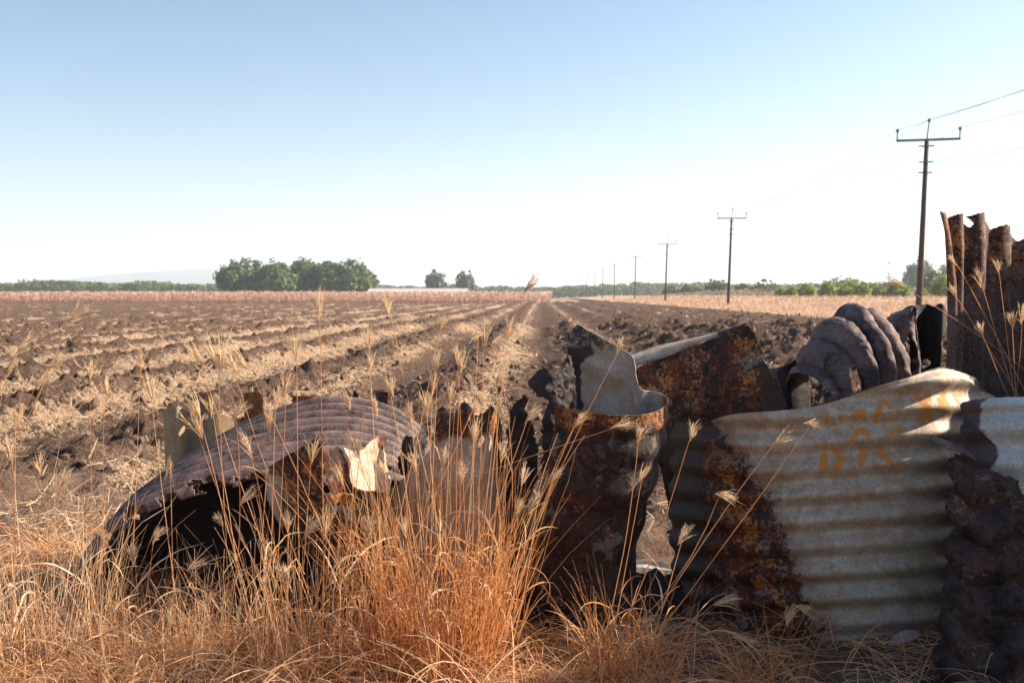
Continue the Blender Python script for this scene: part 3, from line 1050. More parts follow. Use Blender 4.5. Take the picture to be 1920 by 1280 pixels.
def sheet(name, net, nu, nv, mats, corr=None, crumple=0.004, cscale=3.0, dents=0.0, poly=None, holes=(), wear=None,
          thick=0.0022, parent=None, seed=0, lin_v=False, lin_u=False, edge=0.0, rag=0.0, origin=None, corr2=None, fine=0.0022):
    A = gnet(net)
    nu, nv = int(nu * 0.62), int(nv * 0.62)
    s = np.linspace(0, 1, nu + 1); t = np.linspace(0, 1, nv + 1)
    B = (lin if lin_v else crom)(A, t)                       # (nv+1, C, 5)
    B = (lin if lin_u else crom)(np.swapaxes(B, 0, 1), s)    # (nu+1, nv+1, 5)
    B = np.swapaxes(B, 0, 1)
    S, T = np.meshgrid(s, t)
    Pn = B[..., :3].copy()
    px, py = B[..., 3].copy(), B[..., 4].copy()
    du = np.gradient(Pn, axis=1); dv = np.gradient(Pn, axis=0)
    N = np.cross(du, dv); N /= np.linalg.norm(N, axis=2, keepdims=True) + 1e-12
    disp = np.zeros(S.shape)
    for cfg in (corr, corr2):
        if not cfg: continue
        ax, cnt, amp, ph = cfg[:4]
        q = ax(S, T, px, py) if callable(ax) else (T if ax == 'v' else S)
        if callable(amp):
            amp = amp(S, T, px, py)
        warp = (fbm(S * 2 + seed, T * 2, 2, seed) - 0.5) * 0.16
        arg = 2 * math.pi * (cnt * q + ph + warp * 0.5)
        if len(cfg) > 4:                       # rounded ridges, tight grooves
            disp += amp * (2 * np.abs(np.sin(arg / 2)) ** cfg[4] - 1.2)
        else:
            disp += amp * np.sin(arg)
    disp += (fbm3(Pn, cscale, 4, seed + 50) - 0.5) * 2 * crumple
    if dents:
        q = fbm3(Pn, cscale * 2.3, 3, seed + 70)
        disp += np.abs(q - 0.5) * 2 * dents
    disp += (fbm3(Pn, 42, 2, seed + 90) - 0.5) * fine
    Pn = Pn + N * disp[..., None]
    keep = np.ones(S.shape, bool)
    ex = px + (fbm(px * 0.16, py * 0.16, 4, seed + 5, 0.75) - 0.5) * 2.4 * rag
    ey = py + (fbm(px * 0.16 + 50, py * 0.16, 4, seed + 6, 0.75) - 0.5) * 2.4 * rag
    if poly is not None:
        keep &= in_poly(ex, ey, poly)
    for h in holes:
        hx, hy, rx, ry = h[:4]
        k = h[4] if len(h) > 4 else 0.0
        d = ((px - hx) / rx) ** 2 + ((py - hy) / ry) ** 2
        d = d + (fbm(px * 0.12, py * 0.12, 3, seed + 8) - 0.5) * 4 * k
        keep &= d > 1
    i = np.arange(S.size).reshape(S.shape)
    F = np.stack([i[:-1, :-1], i[:-1, 1:], i[1:, 1:], i[1:, :-1]], -1).reshape(-1, 4)
    kf = (keep[:-1, :-1] & keep[:-1, 1:] & keep[1:, 1:] & keep[1:, :-1]).ravel()
    F = F[kf]
    used = np.zeros(S.size, bool); used[F.ravel()] = True
    re = np.cumsum(used) - 1
    V = Pn.reshape(-1, 3)[used]
    F = re[F]
    W = {'rust': np.zeros(S.shape), 'burn': np.zeros(S.shape), 'paint': np.zeros(S.shape), 'org': np.zeros(S.shape)}
    if wear:
        for k, a in wear(px, py, S, T).items():
            W[k] = np.broadcast_to(a, S.shape)
    attrs = {k: np.asarray(a, float).ravel()[used] for k, a in W.items()}
    if parent is not None:
        org = np.array(parent.location)
    else:
        org = np.array([V[:, 0].mean(), V[:, 1].mean(), max(V[:, 2].min(), 0)]) if origin is None else np.array(origin)
    me = mesh_np(name, V - org, F, True, attrs, mats)
    o = link(name, me, parent, (0, 0, 0) if parent is not None else org)
    md = o.modifiers.new('thickness', 'SOLIDIFY')
    md.thickness = thick
    md.offset = 0.0
    md.use_rim = True
    if len(mats) > 1:
        md.material_offset = 1
    return o


def sm(x, a, b):
    t = np.clip((x - a) / (b - a), 0, 1)
    return t * t * (3 - 2 * t)


def seg_mask(px, py, strokes):
    """strokes: (x0,y0,x1,y1,r0,r1) -> soft coverage"""
    m = np.zeros(px.shape)
    for (x0, y0, x1, y1, r0, r1) in strokes:
        dx, dy = x1 - x0, y1 - y0
        L = dx * dx + dy * dy + 1e-6
        t = np.clip(((px - x0) * dx + (py - y0) * dy) / L, 0, 1)
        d = np.hypot(px - x0 - dx * t, py - y0 - dy * t)
        r = r0 + (r1 - r0) * t
        m = np.maximum(m, np.clip(1.0 - (d - r * 0.55) / (r * 0.9), 0, 1))
    return m


# --- arched corrugated sheet on the left
A_front = [(128, 1185, 3.10), (142, 1085, 3.08), (200, 1003, 3.08), (290, 952, 3.10), (400, 918, 3.12), (520, 895, 3.15), (640, 882, 3.2), (735, 900, 3.24), (795, 945, 3.27), (826, 1030, 3.3)]
A_back = [(236, 1075, 3.78), (258, 992, 3.78), (318, 892, 3.80), (400, 830, 3.82), (500, 778, 3.85), (610, 750, 3.88), (715, 760, 3.88), (778, 800, 3.88), (808, 860, 3.88), (822, 950, 3.88)]
A_mid = [((a[0] * 0.56 + b[0] * 0.44), (a[1] * 0.5 + b[1] * 0.5) - 6, (a[2] + b[2]) / 2) for a, b in zip(A_front, A_back)]
arch = sheet('arched_corrugated_sheet', [A_front, A_mid, A_back], 480, 310, [M['sheet_scale']],
             corr=('v', 9.5, 0.021, 0.1, 0.7), crumple=0.012, cscale=3.0, rag=0, seed=3, fine=0.0007,
             holes=[(402, 912, 40, 12, 0.7), (330, 944, 34, 9, 0.7), (262, 968, 24, 9, 0.7), (160, 1030, 8, 16, .4), (470, 903, 26, 8, .7), (205, 1003, 14, 9, .6)],
             wear=lambda px, py, S, T: {'rust': 0.85 + 0 * px, 'burn': 0.72 + 0.25 * (fbm(px * 0.012, py * 0.012, 3, 4) - 0.5) * 2, 'org': 0.25 + 0 * px})
tag(arch, 'dark fire-scaled corrugated sheet bent into an arch at the left of the scrap', 'scrap metal', 'scrap iron sheets')


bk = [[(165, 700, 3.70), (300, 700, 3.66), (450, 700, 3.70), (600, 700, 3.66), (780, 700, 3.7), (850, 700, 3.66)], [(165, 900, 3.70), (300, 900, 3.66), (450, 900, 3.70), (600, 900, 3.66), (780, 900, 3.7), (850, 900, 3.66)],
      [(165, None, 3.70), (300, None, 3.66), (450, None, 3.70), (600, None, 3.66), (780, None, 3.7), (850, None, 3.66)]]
sh = sheet('charred_sheet', bk, 200, 120, [M['sheet_char']], crumple=0.02, cscale=3, rag=3, seed=5,  # added black sheet, its colour standing in for shade under the arch
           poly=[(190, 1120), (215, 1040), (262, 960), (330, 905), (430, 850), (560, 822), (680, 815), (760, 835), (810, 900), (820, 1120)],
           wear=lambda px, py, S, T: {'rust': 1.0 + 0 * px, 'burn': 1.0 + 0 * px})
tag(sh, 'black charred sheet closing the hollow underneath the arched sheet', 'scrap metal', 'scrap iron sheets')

Tn = [[(735, 775, 3.36), (770, 775, 3.30), (815, 775, 3.36)], [(735, 840, 3.34), (770, 840, 3.27), (815, 840, 3.35)], [(735, 960, 3.36), (770, 960, 3.30), (815, 960, 3.36)]]
sh = sheet('charred_scrap', Tn, 90, 180, [M['sheet_char']], crumple=0.02, cscale=8, dents=0.02, rag=3, seed=7,
           poly=[(748, 872), (752, 826), (760, 812), (778, 822), (786, 806), (799, 796), (806, 826), (800, 862), (788, 880), (784, 940), (752, 940), (758, 900)],
           wear=lambda px, py, S, T: {'rust': 0.75 + 0 * px, 'burn': 0.8 - 0.9 * np.exp(-(((px - 772) / 11) ** 2 + ((py - 846) / 9) ** 2))})
tag(sh, 'small black torn scrap at the right end of the arched sheet', 'scrap metal', 'scrap iron sheets')

# --- notched ochre sheet standing behind the arch
def notch(px, py):
    pass


polyB = [(305, 766), (335, 760), (352, 768), (364, 768), (364, 736), (376, 733), (392, 737), (396, 760), (402, 776), (420, 774), (448, 782), (455, 778), (455, 735), (472, 731), (497, 735), (497, 765),
         (520, 772), (545, 772), (545, 741), (565, 739), (592, 742), (594, 775), (640, 772), (644, 742), (658, 738), (660, 730), (672, 730), (676, 765), (692, 765), (697, 730), (730, 733), (733, 770), (760, 775), (760, 1060), (318, 1060)]
Bn = [[(300, 725, 4.02), (330, 722, 3.97), (366, 722, 4.04), (400, 722, 3.99), (470, 722, 4.05), (560, 722, 4.02), (650, 722, 4.06), (765, 722, 4.04)]]
Bn.append([(u + (6 if k < 1 else 0), 900, Y - 0.01) for k, (u, v, Y) in enumerate(Bn[0])])
Bn.append([(u + (12 if k < 1 else 0), None, Y) for k, (u, v, Y) in enumerate(Bn[0])])
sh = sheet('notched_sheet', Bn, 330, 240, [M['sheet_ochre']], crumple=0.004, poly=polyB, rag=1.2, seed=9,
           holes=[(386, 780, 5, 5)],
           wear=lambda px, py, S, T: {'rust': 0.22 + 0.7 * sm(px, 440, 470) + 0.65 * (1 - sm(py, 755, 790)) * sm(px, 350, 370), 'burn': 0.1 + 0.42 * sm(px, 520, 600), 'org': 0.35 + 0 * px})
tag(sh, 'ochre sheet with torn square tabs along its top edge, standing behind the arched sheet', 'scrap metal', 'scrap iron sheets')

# --- pale curved panel behind the big grass tuft
Dn_top = [(690, 735, 3.42), (740, 735, 3.30), (800, 735, 3.20), (870, 735, 3.16), (925, 735, 3.22), (955, 735, 3.34)]
Dn = [Dn_top, [(u, 900, Y - 0.02) for (u, v, Y) in Dn_top], [(u, None, Y) for (u, v, Y) in Dn_top]]
polyD = [(692, 1200), (698, 945), (720, 925), (748, 905), (790, 862), (808, 835), (815, 770), (830, 757), (842, 775), (858, 768), (868, 750), (880, 757), (892, 778), (905, 772), (918, 760), (936, 768), (944, 800), (950, 900), (948, 1200)]
sh = sheet('curved_panel', Dn, 190, 300, [M['sheet_pale']], crumple=0.006, poly=polyD, rag=3, seed=14, corr=('u', 2.3, 0.006, 0.2),
           wear=lambda px, py, S, T: {'rust': 0.05 + 0.95 * (1 - sm(py, 770, 835)) + 0.35 * (1 - sm(py, 820, 900)) + 0.7 * sm(px, 915, 950), 'burn': 0.9 * (1 - sm(py, 755, 785)), 'org': 0.15 + 0 * px})
tag(sh, 'pale grey curved panel with rusted ragged top behind the big grass tuft', 'scrap metal', 'scrap iron sheets')

# --- folded rusty piece with the bolt hole
root = thing('folded_sheet', 'patchy rust-brown folded sheet with a round bolt hole and a pale sunlit flap', 'scrap metal', (P(610, 1100, 3.0)[0], 3.0, 0), 'scrap iron sheets')
Cn = [[(480, 800, 3.10), (530, 800, 2.98), (600, 800, 2.96), (640, 800, 3.0), (700, 800, 2.99), (760, 800, 3.06)],
      [(485, 930, 3.08), (540, 930, 2.96), (600, 930, 2.93), (650, 930, 2.97), (700, 930, 2.97), (760, 930, 3.06)],
      [(520, 1060, 3.10), (570, 1060, 2.99), (610, 1060, 2.95), (655, 1060, 2.97), (705, 1060, 2.99), (760, 1060, 3.06)],
      [(560, 1190, 3.12), (590, 1190, 3.02), (625, 1190, 2.98), (660, 1190, 3.0), (705, 1190, 3.0), (750, 1190, 3.06)]]
polyC = [(499, 900), (508, 872), (530, 856), (566, 836), (599, 815), (604, 826), (606, 850), (622, 843), (635, 833), (646, 852), (656, 868), (655, 900), (668, 916), (698, 922), (712, 950), (719, 1000), (724, 1080), (716, 1185), (600, 1190), (590, 1060),
         (560, 1008), (528, 985), (512, 955), (502, 930)]
sheet('panel', Cn, 190, 270, [M['sheet_rust']], crumple=0.012, cscale=5, poly=polyC, rag=1.6, seed=21, parent=root,
      holes=[(613, 917, 6.3, 6.3), (634, 969, 4.5, 5)],
      wear=lambda px, py, S, T: {'rust': 1.0 - 0.75 * (1 - sm(px, 515, 560)) * sm(py, 870, 900), 'burn': 0.24 + 0.3 * sm(px, 640, 700) + 0.2 * sm(py, 960, 1080), 'org': 0.18 - 0.3 * sm(py, 930, 1040)})
C2 = [[(640, 800, 2.99), (670, 815, 3.04), (700, 815, 3.11), (728, 800, 3.19), (745, 790, 3.22)],
      [(645, 850, 2.98), (672, 850, 3.02), (702, 850, 3.10), (728, 850, 3.17), (745, 850, 3.22)],
      [(652, 890, 2.975), (676, 890, 3.02), (704, 890, 3.09), (728, 890, 3.16), (745, 890, 3.20)],
      [(660, 935, 2.98), (680, 935, 3.01), (706, 935, 3.08), (728, 935, 3.14), (745, 935, 3.18)]]
polyC2 = [(640, 836), (655, 842), (672, 845), (684, 840), (694, 826), (712, 817), (726, 814), (727, 824), (722, 842), (726, 866), (735, 900), (731, 915), (722, 925), (704, 921), (684, 922), (664, 914), (656, 900), (656, 868)]
sheet('flap', C2, 110, 120, [M['sheet_cream']], crumple=0.012, cscale=9, poly=polyC2, rag=1, seed=23, parent=root,
      wear=lambda px, py, S, T: {'rust': 0.02 + 0.75 * sm(px, 690, 720) * (1 - sm(py, 830, 845)) + 0.4 * np.exp(-((py - 848 + (px - 690) * 0.25) / 7) ** 2), 'burn': 0.0 * px, 'org': 0.3 + 0 * px})

# --- rolled cup-like sheet in the middle
cup_top = [(1041, 762, 3.13), (1088, 769, 3.03), (1140, 777, 2.98), (1192, 778, 2.99), (1232, 770, 3.04), (1251, 753, 3.13), (1243, 739, 3.21), (1222, 733, 3.235), (1203, 729, 3.225), (1193, 708, 3.225), (1190, 684, 3.25), (1181, 664, 3.28), (1140, 640, 3.32), (1100, 618, 3.345), (1083, 609, 3.35), (1064, 628, 3.35)]
cup_bot = [(955, None, 3.20), (1000, None, 3.10), (1060, None, 3.05), (1110, None, 3.05), (1150, None, 3.08), (1172, None, 3.15), (1178, None, 3.24), (1165, None, 3.27), (1150, None, 3.29), (1140, None, 3.31), (1130, None, 3.33), (1120, None, 3.35), (1095, None, 3.38), (1075, None, 3.40), (1060, None, 3.40), (1045, None, 3.41)]


def mixrow(a, b, f, g=None):
    o = []
    for p, q in zip(a, b):
        qv = q[1] if q[1] is not None else 553 + CAM_H * FPX / q[2] + 6
        o.append((p[0] + (q[0] - p[0]) * (f if g is None else g), p[1] + (qv - p[1]) * f, p[2] + (q[2] - p[2]) * f))
    return o


def cup_wear(px, py, S, T):
    front = 1 - sm(S, 0.36, 0.44)
    inner_burn = sm(S, 0.60, 0.66) * (0.56 * (1 - sm(py, 628, 700)) + 0.75 * np.exp(-((px - 1075 - (py - 640) * 0.1) / 12) ** 2) * sm(py, 655, 675)
                                    + 0.65 * np.exp(-((py - 665 + (px - 1090) * 0.1) / 13) ** 2) * (1 - sm(px, 1090, 1125)))
    return {'rust': 1.0 * front + (1 - front) * 0.02, 'burn': front * (0.20 + 0.25 * sm(py, 800, 840) * (1 - sm(py, 880, 930)) + 0.3 * sm(S, 0.22, 0.32)) + inner_burn,
            'org': 0.42 * (1 - sm(py, 785, 830)) + 0.22 * np.exp(-((py - 930) / 60) ** 2) * (1 - sm(px, 1090, 1160)) - 0.05}


cup = sheet('rolled_sheet', [cup_top, mixrow(cup_top, cup_bot, 0.12, 0.02), mixrow(cup_top, cup_bot, 0.35, 0.3), mixrow(cup_top, cup_bot, 0.62, 0.72), cup_bot], 420, 230,
            [M['sheet_rust'], M['sheet_inner']], corr=('v', 5.5, lambda S, T, px, py: 0.006 * sm(T, 0.1, 0.25), 0.0), crumple=0.004, seed=31, rag=2,
            wear=cup_wear)
tag(cup, 'rusty sheet rolled into an open cup with pale blue-grey inside amid the pile', 'scrap metal', 'scrap iron sheets')

# --- burnt ragged scraps left of the cup
Fn = [[(985, 640, 3.28), (1030, 640, 3.22), (1085, 640, 3.26)], [(985, 760, 3.26), (1030, 760, 3.18), (1085, 760, 3.24)], [(985, 900, 3.26), (1030, 900, 3.2), (1085, 900, 3.24)]]
polyF = [(988, 716), (996, 702), (1018, 687), (1034, 698), (1044, 704), (1056, 690), (1064, 664), (1074, 668), (1078, 700), (1080, 740), (1076, 768), (1052, 772), (1040, 800), (1030, 880), (1010, 890), (1015, 800), (1022, 770), (1030, 750), (1010, 745)]
sh = sheet('charred_scrap', Fn, 130, 210, [M['sheet_char']], crumple=0.02, cscale=7, dents=0.03, poly=polyF, rag=4, seed=41,
           holes=[(1040, 700, 4, 4), (1030, 727, 5, 7, .2), (1048, 735, 5, 12, .2), (1060, 722, 4, 8, .3)], wear=lambda px, py, S, T: {'rust': 0.9 + 0 * px, 'burn': 0.9 + 0 * px})
tag(sh, 'black charred ragged scrap against the left side of the rolled sheet', 'scrap metal', 'scrap iron sheets')
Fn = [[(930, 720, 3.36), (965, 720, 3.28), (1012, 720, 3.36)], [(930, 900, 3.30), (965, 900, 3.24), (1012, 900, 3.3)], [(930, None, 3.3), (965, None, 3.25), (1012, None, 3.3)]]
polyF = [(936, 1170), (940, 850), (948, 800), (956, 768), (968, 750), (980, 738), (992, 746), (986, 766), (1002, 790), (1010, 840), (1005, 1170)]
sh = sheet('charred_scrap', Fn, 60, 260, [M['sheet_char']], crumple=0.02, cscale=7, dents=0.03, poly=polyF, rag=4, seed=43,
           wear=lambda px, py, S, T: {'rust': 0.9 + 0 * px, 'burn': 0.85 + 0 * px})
tag(sh, 'narrow black charred strip between the pale curved panel and the rolled sheet', 'scrap metal', 'scrap iron sheets')

# --- patchy panel with folded lip
root = thing('lipped_panel', 'black and ochre patchy rusted panel with a pale folded top lip behind the rolled sheet', 'scrap metal', (P(1330, 1000, 3.5)[0], 3.5, 0), 'scrap iron sheets')
G1 = [[(1170, 695, 3.60), (1250, 667, 3.55), (1330, 636, 3.50), (1400, 606, 3.44), (1445, 598, 3.41)],
      [(1170, 760, 3.57), (1250, 740, 3.52), (1330, 715, 3.47), (1410, 690, 3.41), (1470, 670, 3.37)],
      [(1190, 900, 3.57), (1270, 880, 3.53), (1350, 860, 3.47), (1430, 840, 3.42), (1500, 820, 3.38)],
      [(1200, None, 3.60), (1280, None, 3.55), (1360, None, 3.49), (1440, None, 3.44), (1510, None, 3.40)]]
polyG = [(1176, 694), (1250, 668), (1330, 637), (1396, 608), (1406, 611), (1414, 622), (1432, 662), (1418, 672), (1404, 678), (1412, 674), (1430, 668), (1440, 685), (1452, 706), (1456, 702), (1468, 738), (1480, 770), (1500, 840), (1500, 1150), (1300, 1150), (1262, 1000), (1238, 880), (1226, 850), (1180, 850)]
sheet('panel', G1, 300, 300, [M['sheet_rust']], crumple=0.008, cscale=3.5, poly=polyG, rag=0.7, seed=51, parent=root, corr=('v', 4, 0.004, 0.3),
      wear=lambda px, py, S, T: {'rust': 0.95 - 0.1 * sm(px, 1400, 1300), 'burn': 0.08 + 0.55 * sm(px, 1385, 1440) * sm(py, 660, 690) + 0.5 * sm(py, 765, 800), 'org': 0.17 * (1 - sm(py, 740, 790)) + 0.02})  # extra burn low down puts the black shadow there into the colour
G2 = [[(1170, 695, 3.60), (1250, 667, 3.55), (1330, 636, 3.50), (1400, 606, 3.44)],
      [(1165, 679, 3.65), (1246, 653, 3.60), (1328, 628, 3.54), (1400, 604, 3.46)],
      [(1168, 668, 3.74), (1246, 645, 3.68), (1330, 627, 3.60), (1400, 607, 3.48)]]
sheet('lip', G2, 180, 24, [M['sheet_pale']], crumple=0.003, cscale=6, seed=53, parent=root,
      wear=lambda px, py, S, T: {'rust': 0.18 + 0.55 * sm(T, 0.75, 1.0) + 0.3 * (1 - sm(T, 0, 0.25)), 'burn': 0.95 * sm(px, 1325, 1365), 'org': 0.1 + 0 * px})

# --- the big pale corrugated sheet with the painted letters
H_top = [(1262, 792, 3.42), (1320, 792, 3.22), (1375, 776, 3.11), (1500, 766, 3.03), (1570, 750, 3.00), (1640, 724, 2.98), (1700, 708, 2.98), (1762, 690, 3.0), (1792, 692, 3.06), (1830, 712, 3.16), (1868, 742, 3.28)]
H_bot = [(1268, 1150, 3.45), (1325, 1160, 3.24), (1385, 1180, 3.10), (1500, 1198, 2.99), (1570, 1202, 2.95), (1640, 1195, 2.93), (1700, 1188, 2.93), (1762, 1183, 2.95), (1795, 1178, 3.0), (1835, 1172, 3.1), (1872, 1168, 3.22)]
letters = [  # faded yellow strokes
    (1551, 777, 1550, 790, 4, 4), (1577, 780, 1578, 786, 5, 5), (1600, 781, 1618, 778, 6, 6), (1606, 774, 1619, 772, 5, 5), (1596, 800, 1600, 799, 4, 3),
    (1649, 760, 1640, 790, 6, 4), (1658, 752, 1668, 762, 6, 6), (1640, 790, 1648, 792, 3, 3), (1662, 792, 1670, 786, 3, 5),
    (1724, 742, 1736, 765, 6, 8), (1736, 765, 1747, 788, 7, 4), (1744, 738, 1742, 748, 6, 5), (1729, 780, 1727, 790, 4, 4),
    (1773, 738, 1768, 758, 5, 6), (1762, 750, 1756, 768, 5, 3), (1793, 742, 1792, 756, 3, 3), (1794, 741, 1807, 740, 4, 4), (1776, 774, 1778, 778, 4, 4),
    (1545, 855, 1545, 876, 8, 8), (1571, 850, 1577, 864, 6, 8), (1577, 864, 1566, 882, 8, 5), (1560, 834, 1570, 848, 4, 5), (1545, 842, 1548, 834, 3, 3),
    (1603, 816, 1612, 808, 6, 6), (1612, 808, 1625, 810, 7, 6), (1626, 812, 1629, 826, 5, 3), (1621, 846, 1614, 870, 8, 6), (1594, 828, 1600, 820, 3, 5),
    (1668, 810, 1690, 806, 5, 5), (1663, 818, 1668, 811, 4, 5), (1658, 838, 1652, 848, 3, 5), (1652, 848, 1664, 862, 7, 7), (1664, 862, 1672, 868, 6, 3), (1680, 876, 1684, 878, 4, 3)]


def H_wear(px, py, S, T):
    # ragged rust front on the left, lower = farther right
    front = np.interp(py, [760, 800, 850, 900, 1000, 1080, 1150, 1210], [1322, 1345, 1395, 1440, 1480, 1515, 1545, 1560])
    r = 1.15 - sm(px, front - 150, front + 25) * 0.75 - sm(px, front - 30, front + 90) * 0.38
    r = np.maximum(r, 0.55 * (1 - sm(T, 0.0, 0.02)))
    return {'rust': r, 'burn': 0.15 + 0.75 * (1 - sm(px, 1290, 1350)) - 0.25 * sm(px, 1350, 1450) + 0.42 * np.exp(-((px - front + 22) / 24) ** 2),  # far-left burn also carries the black of the shaded interior
            'paint': seg_mask(px, py, letters), 'org': 0.06 + 0.16 * np.exp(-((px - front + 80) / 50) ** 2)}


H_mid = [(a[0] - 3, a[1] * 0.5 + b[1] * 0.5, (a[2] + b[2]) / 2 - 0.015) for a, b in zip(H_top, H_bot)]
big = sheet('lettered_corrugated_sheet', [H_top, mixrow(H_top, H_bot, 0.09), H_mid, H_bot], 420, 340, [M['sheet_pale']],
            corr=(lambda S, T, px, py: (py + 0.07 * (px - 1500) + 22 * (np.clip(1500 - px, 0, 300) / 200) ** 2) / 49.0, 1.0, lambda S, T, px, py: -0.0105 + 0 * T, 0.30),
            corr2=('v', 2.2, lambda S, T, px, py: 0.008 * (1 - sm(T, 0.1, 0.25)) * sm(px, 1600, 1720), 0.1), crumple=0.005, cscale=4.0, seed=61, rag=0, wear=H_wear)
tag(big, 'large pale corrugated sheet with faded yellow letters and a rust-eaten left side', 'scrap metal', 'scrap iron sheets')

# --- crumpled folds behind the lettered sheet
root = thing('crumpled_sheet', 'purple-brown burnt sheet crumpled into rounded folds behind the lettered sheet', 'scrap metal', (P(1620, 800, 3.8)[0], 3.8, 0), 'scrap iron sheets')
Jn = [[(1470, 790, 3.98), (1478, 735, 3.90), (1492, 708, 3.78), (1528, 712, 3.66), (1556, 750, 3.60), (1570, 830, 3.60)],
      [(1486, 745, 4.02), (1492, 690, 3.94), (1514, 665, 3.82), (1556, 674, 3.69), (1592, 722, 3.62), (1608, 820, 3.62)],
      [(1512, 705, 4.05), (1516, 650, 3.97), (1542, 622, 3.86), (1588, 634, 3.72), (1624, 690, 3.64), (1642, 810, 3.64)],
      [(1548, 670, 4.08), (1556, 612, 4.00), (1586, 586, 3.89), (1624, 604, 3.75), (1652, 668, 3.66), (1666, 800, 3.66)],
      [(1590, 665, 4.10), (1600, 610, 4.02), (1624, 586, 3.92), (1655, 606, 3.79), (1680, 668, 3.70), (1692, 800, 3.68)],
      [(1632, 690, 4.12), (1640, 640, 4.05), (1664, 612, 3.95), (1690, 630, 3.82), (1704, 690, 3.74), (1710, 800, 3.70)],
      [(1672, 680, 4.14), (1680, 620, 4.08), (1696, 584, 3.98), (1714, 576, 3.86), (1724, 660, 3.78), (1726, 800, 3.72)]]
sheet('folds', Jn, 210, 330, [M['sheet_scale']], corr=('v', 5.6, lambda S, T, px, py: 0.020 * sm(S, 0.08, 0.3), 0.45, 0.75), corr2=('u', 2.3, 0.009, 0.3), crumple=0.013, cscale=8, dents=0.016, fine=0.001, seed=71, parent=root,
      holes=[(1600, 712, 9, 26, .35), (1706, 655, 8, 20, .5), (1700, 690, 7, 12, .5), (1540, 742, 14, 7, .4)], rag=3,
      wear=lambda px, py, S, T: {'rust': 0.95 + 0 * px, 'burn': 0.78 + 0.2 * (fbm(px * 0.02, py * 0.02, 2, 3) - 0.5), 'org': 0.2 + 0 * px})
J2 = [[(1700, 555, 3.86), (1740, 555, 3.92), (1768, 555, 3.86), (1790, 555, 3.95)], [(1702, 640, 3.84), (1740, 640, 3.90), (1766, 640, 3.84), (1785, 640, 3.95)], [(1700, 900, 3.82), (1740, 900, 3.88), (1766, 900, 3.82), (1785, 900, 3.92)]]
polyJ2 = [(1704, 580), (1716, 571), (1740, 569), (1752, 574), (1764, 567), (1772, 572), (1777, 592), (1774, 620), (1768, 636), (1766, 690), (1770, 880), (1704, 880)]
sheet('wing', J2, 80, 220, [M['sheet_char']], crumple=0.008, cscale=5, poly=polyJ2, rag=2, seed=73, parent=root, holes=[(1738, 680, 5, 5, .3)],
      wear=lambda px, py, S, T: {'rust': 1.0 + 0 * px, 'burn': 1.0 + 0 * px})  # full black also carries the shade of the dark hollow
Ln = [[(1440, 650, 3.95), (1480, 650, 3.9), (1530, 650, 3.95)], [(1440, 750, 3.93), (1480, 750, 3.88), (1530, 750, 3.93)], [(1440, 900, 3.93), (1480, 900, 3.88), (1530, 900, 3.93)]]
polyL = [(1454, 700), (1462, 688), (1480, 682), (1492, 672), (1512, 666), (1520, 690), (1520, 890), (1470, 890), (1460, 760)]
sh = sheet('charred_scrap', Ln, 80, 200, [M['sheet_char']], crumple=0.012, cscale=6, poly=polyL, rag=2, seed=75, holes=[(1488, 702, 5, 6)],
           wear=lambda px, py, S, T: {'rust': 1.0 + 0 * px, 'burn': 0.75 + 0 * px, 'org': 0.2 * sm(py, 720, 770)})
tag(sh, 'small black scrap with a hole, left of the crumpled folds', 'scrap metal', 'scrap iron sheets')

# --- tall upright sheet at the right edge
Kx = [1752, 1790, 1830, 1880, 1930, 1990, 2060]
KY = [3.26, 3.33, 3.40, 3.49, 3.58, 3.68, 3.82]
Kn = [[(x, 380, Y + 0.02) for x, Y in zip(Kx, KY)],
      [(x + (18 if k == 0 else 2), 460, Y) for k, (x, Y) in enumerate(zip(Kx, KY))],
      [(x + (30 if k == 0 else 2), 560, Y) for k, (x, Y) in enumerate(zip(Kx, KY))],
      [(x + (26 if k == 0 else 0), 740, Y - 0.01) for k, (x, Y) in enumerate(zip(Kx, KY))],
      [(x + (26 if k == 0 else 0), None, Y) for k, (x, Y) in enumerate(zip(Kx, KY))]]
polyK = [(1740, 397), (1753, 397), (1768, 404), (1782, 406), (1796, 400), (1808, 408), (1820, 426), (1822, 418), (1816, 404), (1838, 398), (1852, 406), (1860, 420), (1862, 428), (1880, 421), (1894, 430), (1908, 442), (1914, 450), (1925, 436), (1950, 420), (1990, 425), (2070, 420), (2070, 1300), (1740, 1300)]
sh = sheet('upright_sheet', Kn, 260, 330, [M['sheet_burnt']], corr=('u', 6.2, 0.0165, 0.62), crumple=0.007, cscale=3, poly=polyK, rag=1.5, seed=81,
           holes=[(1888, 506, 2.6, 2), (1888, 530, 1.6, 1.6), (1892, 547, 2.2, 1.6), (1840, 660, 3.5, 4, .8), (1848, 517, 1.6, 1.6), (1835, 690, 2, 3, .8), (1891, 435, 3, 2)],
           wear=lambda px, py, S, T: {'rust': 0.95 + 0 * px, 'burn': 0.44 + 0.2 * sm(py, 450, 620), 'org': 0.30 + 0.25 * (1 - sm(px, 1770, 1790))})  # burn eases off upward, painting the sunlit upper part lighter
tag(sh, 'tall upright burnt corrugated sheet with vertical ridges at the right edge', 'scrap metal', 'scrap iron sheets')

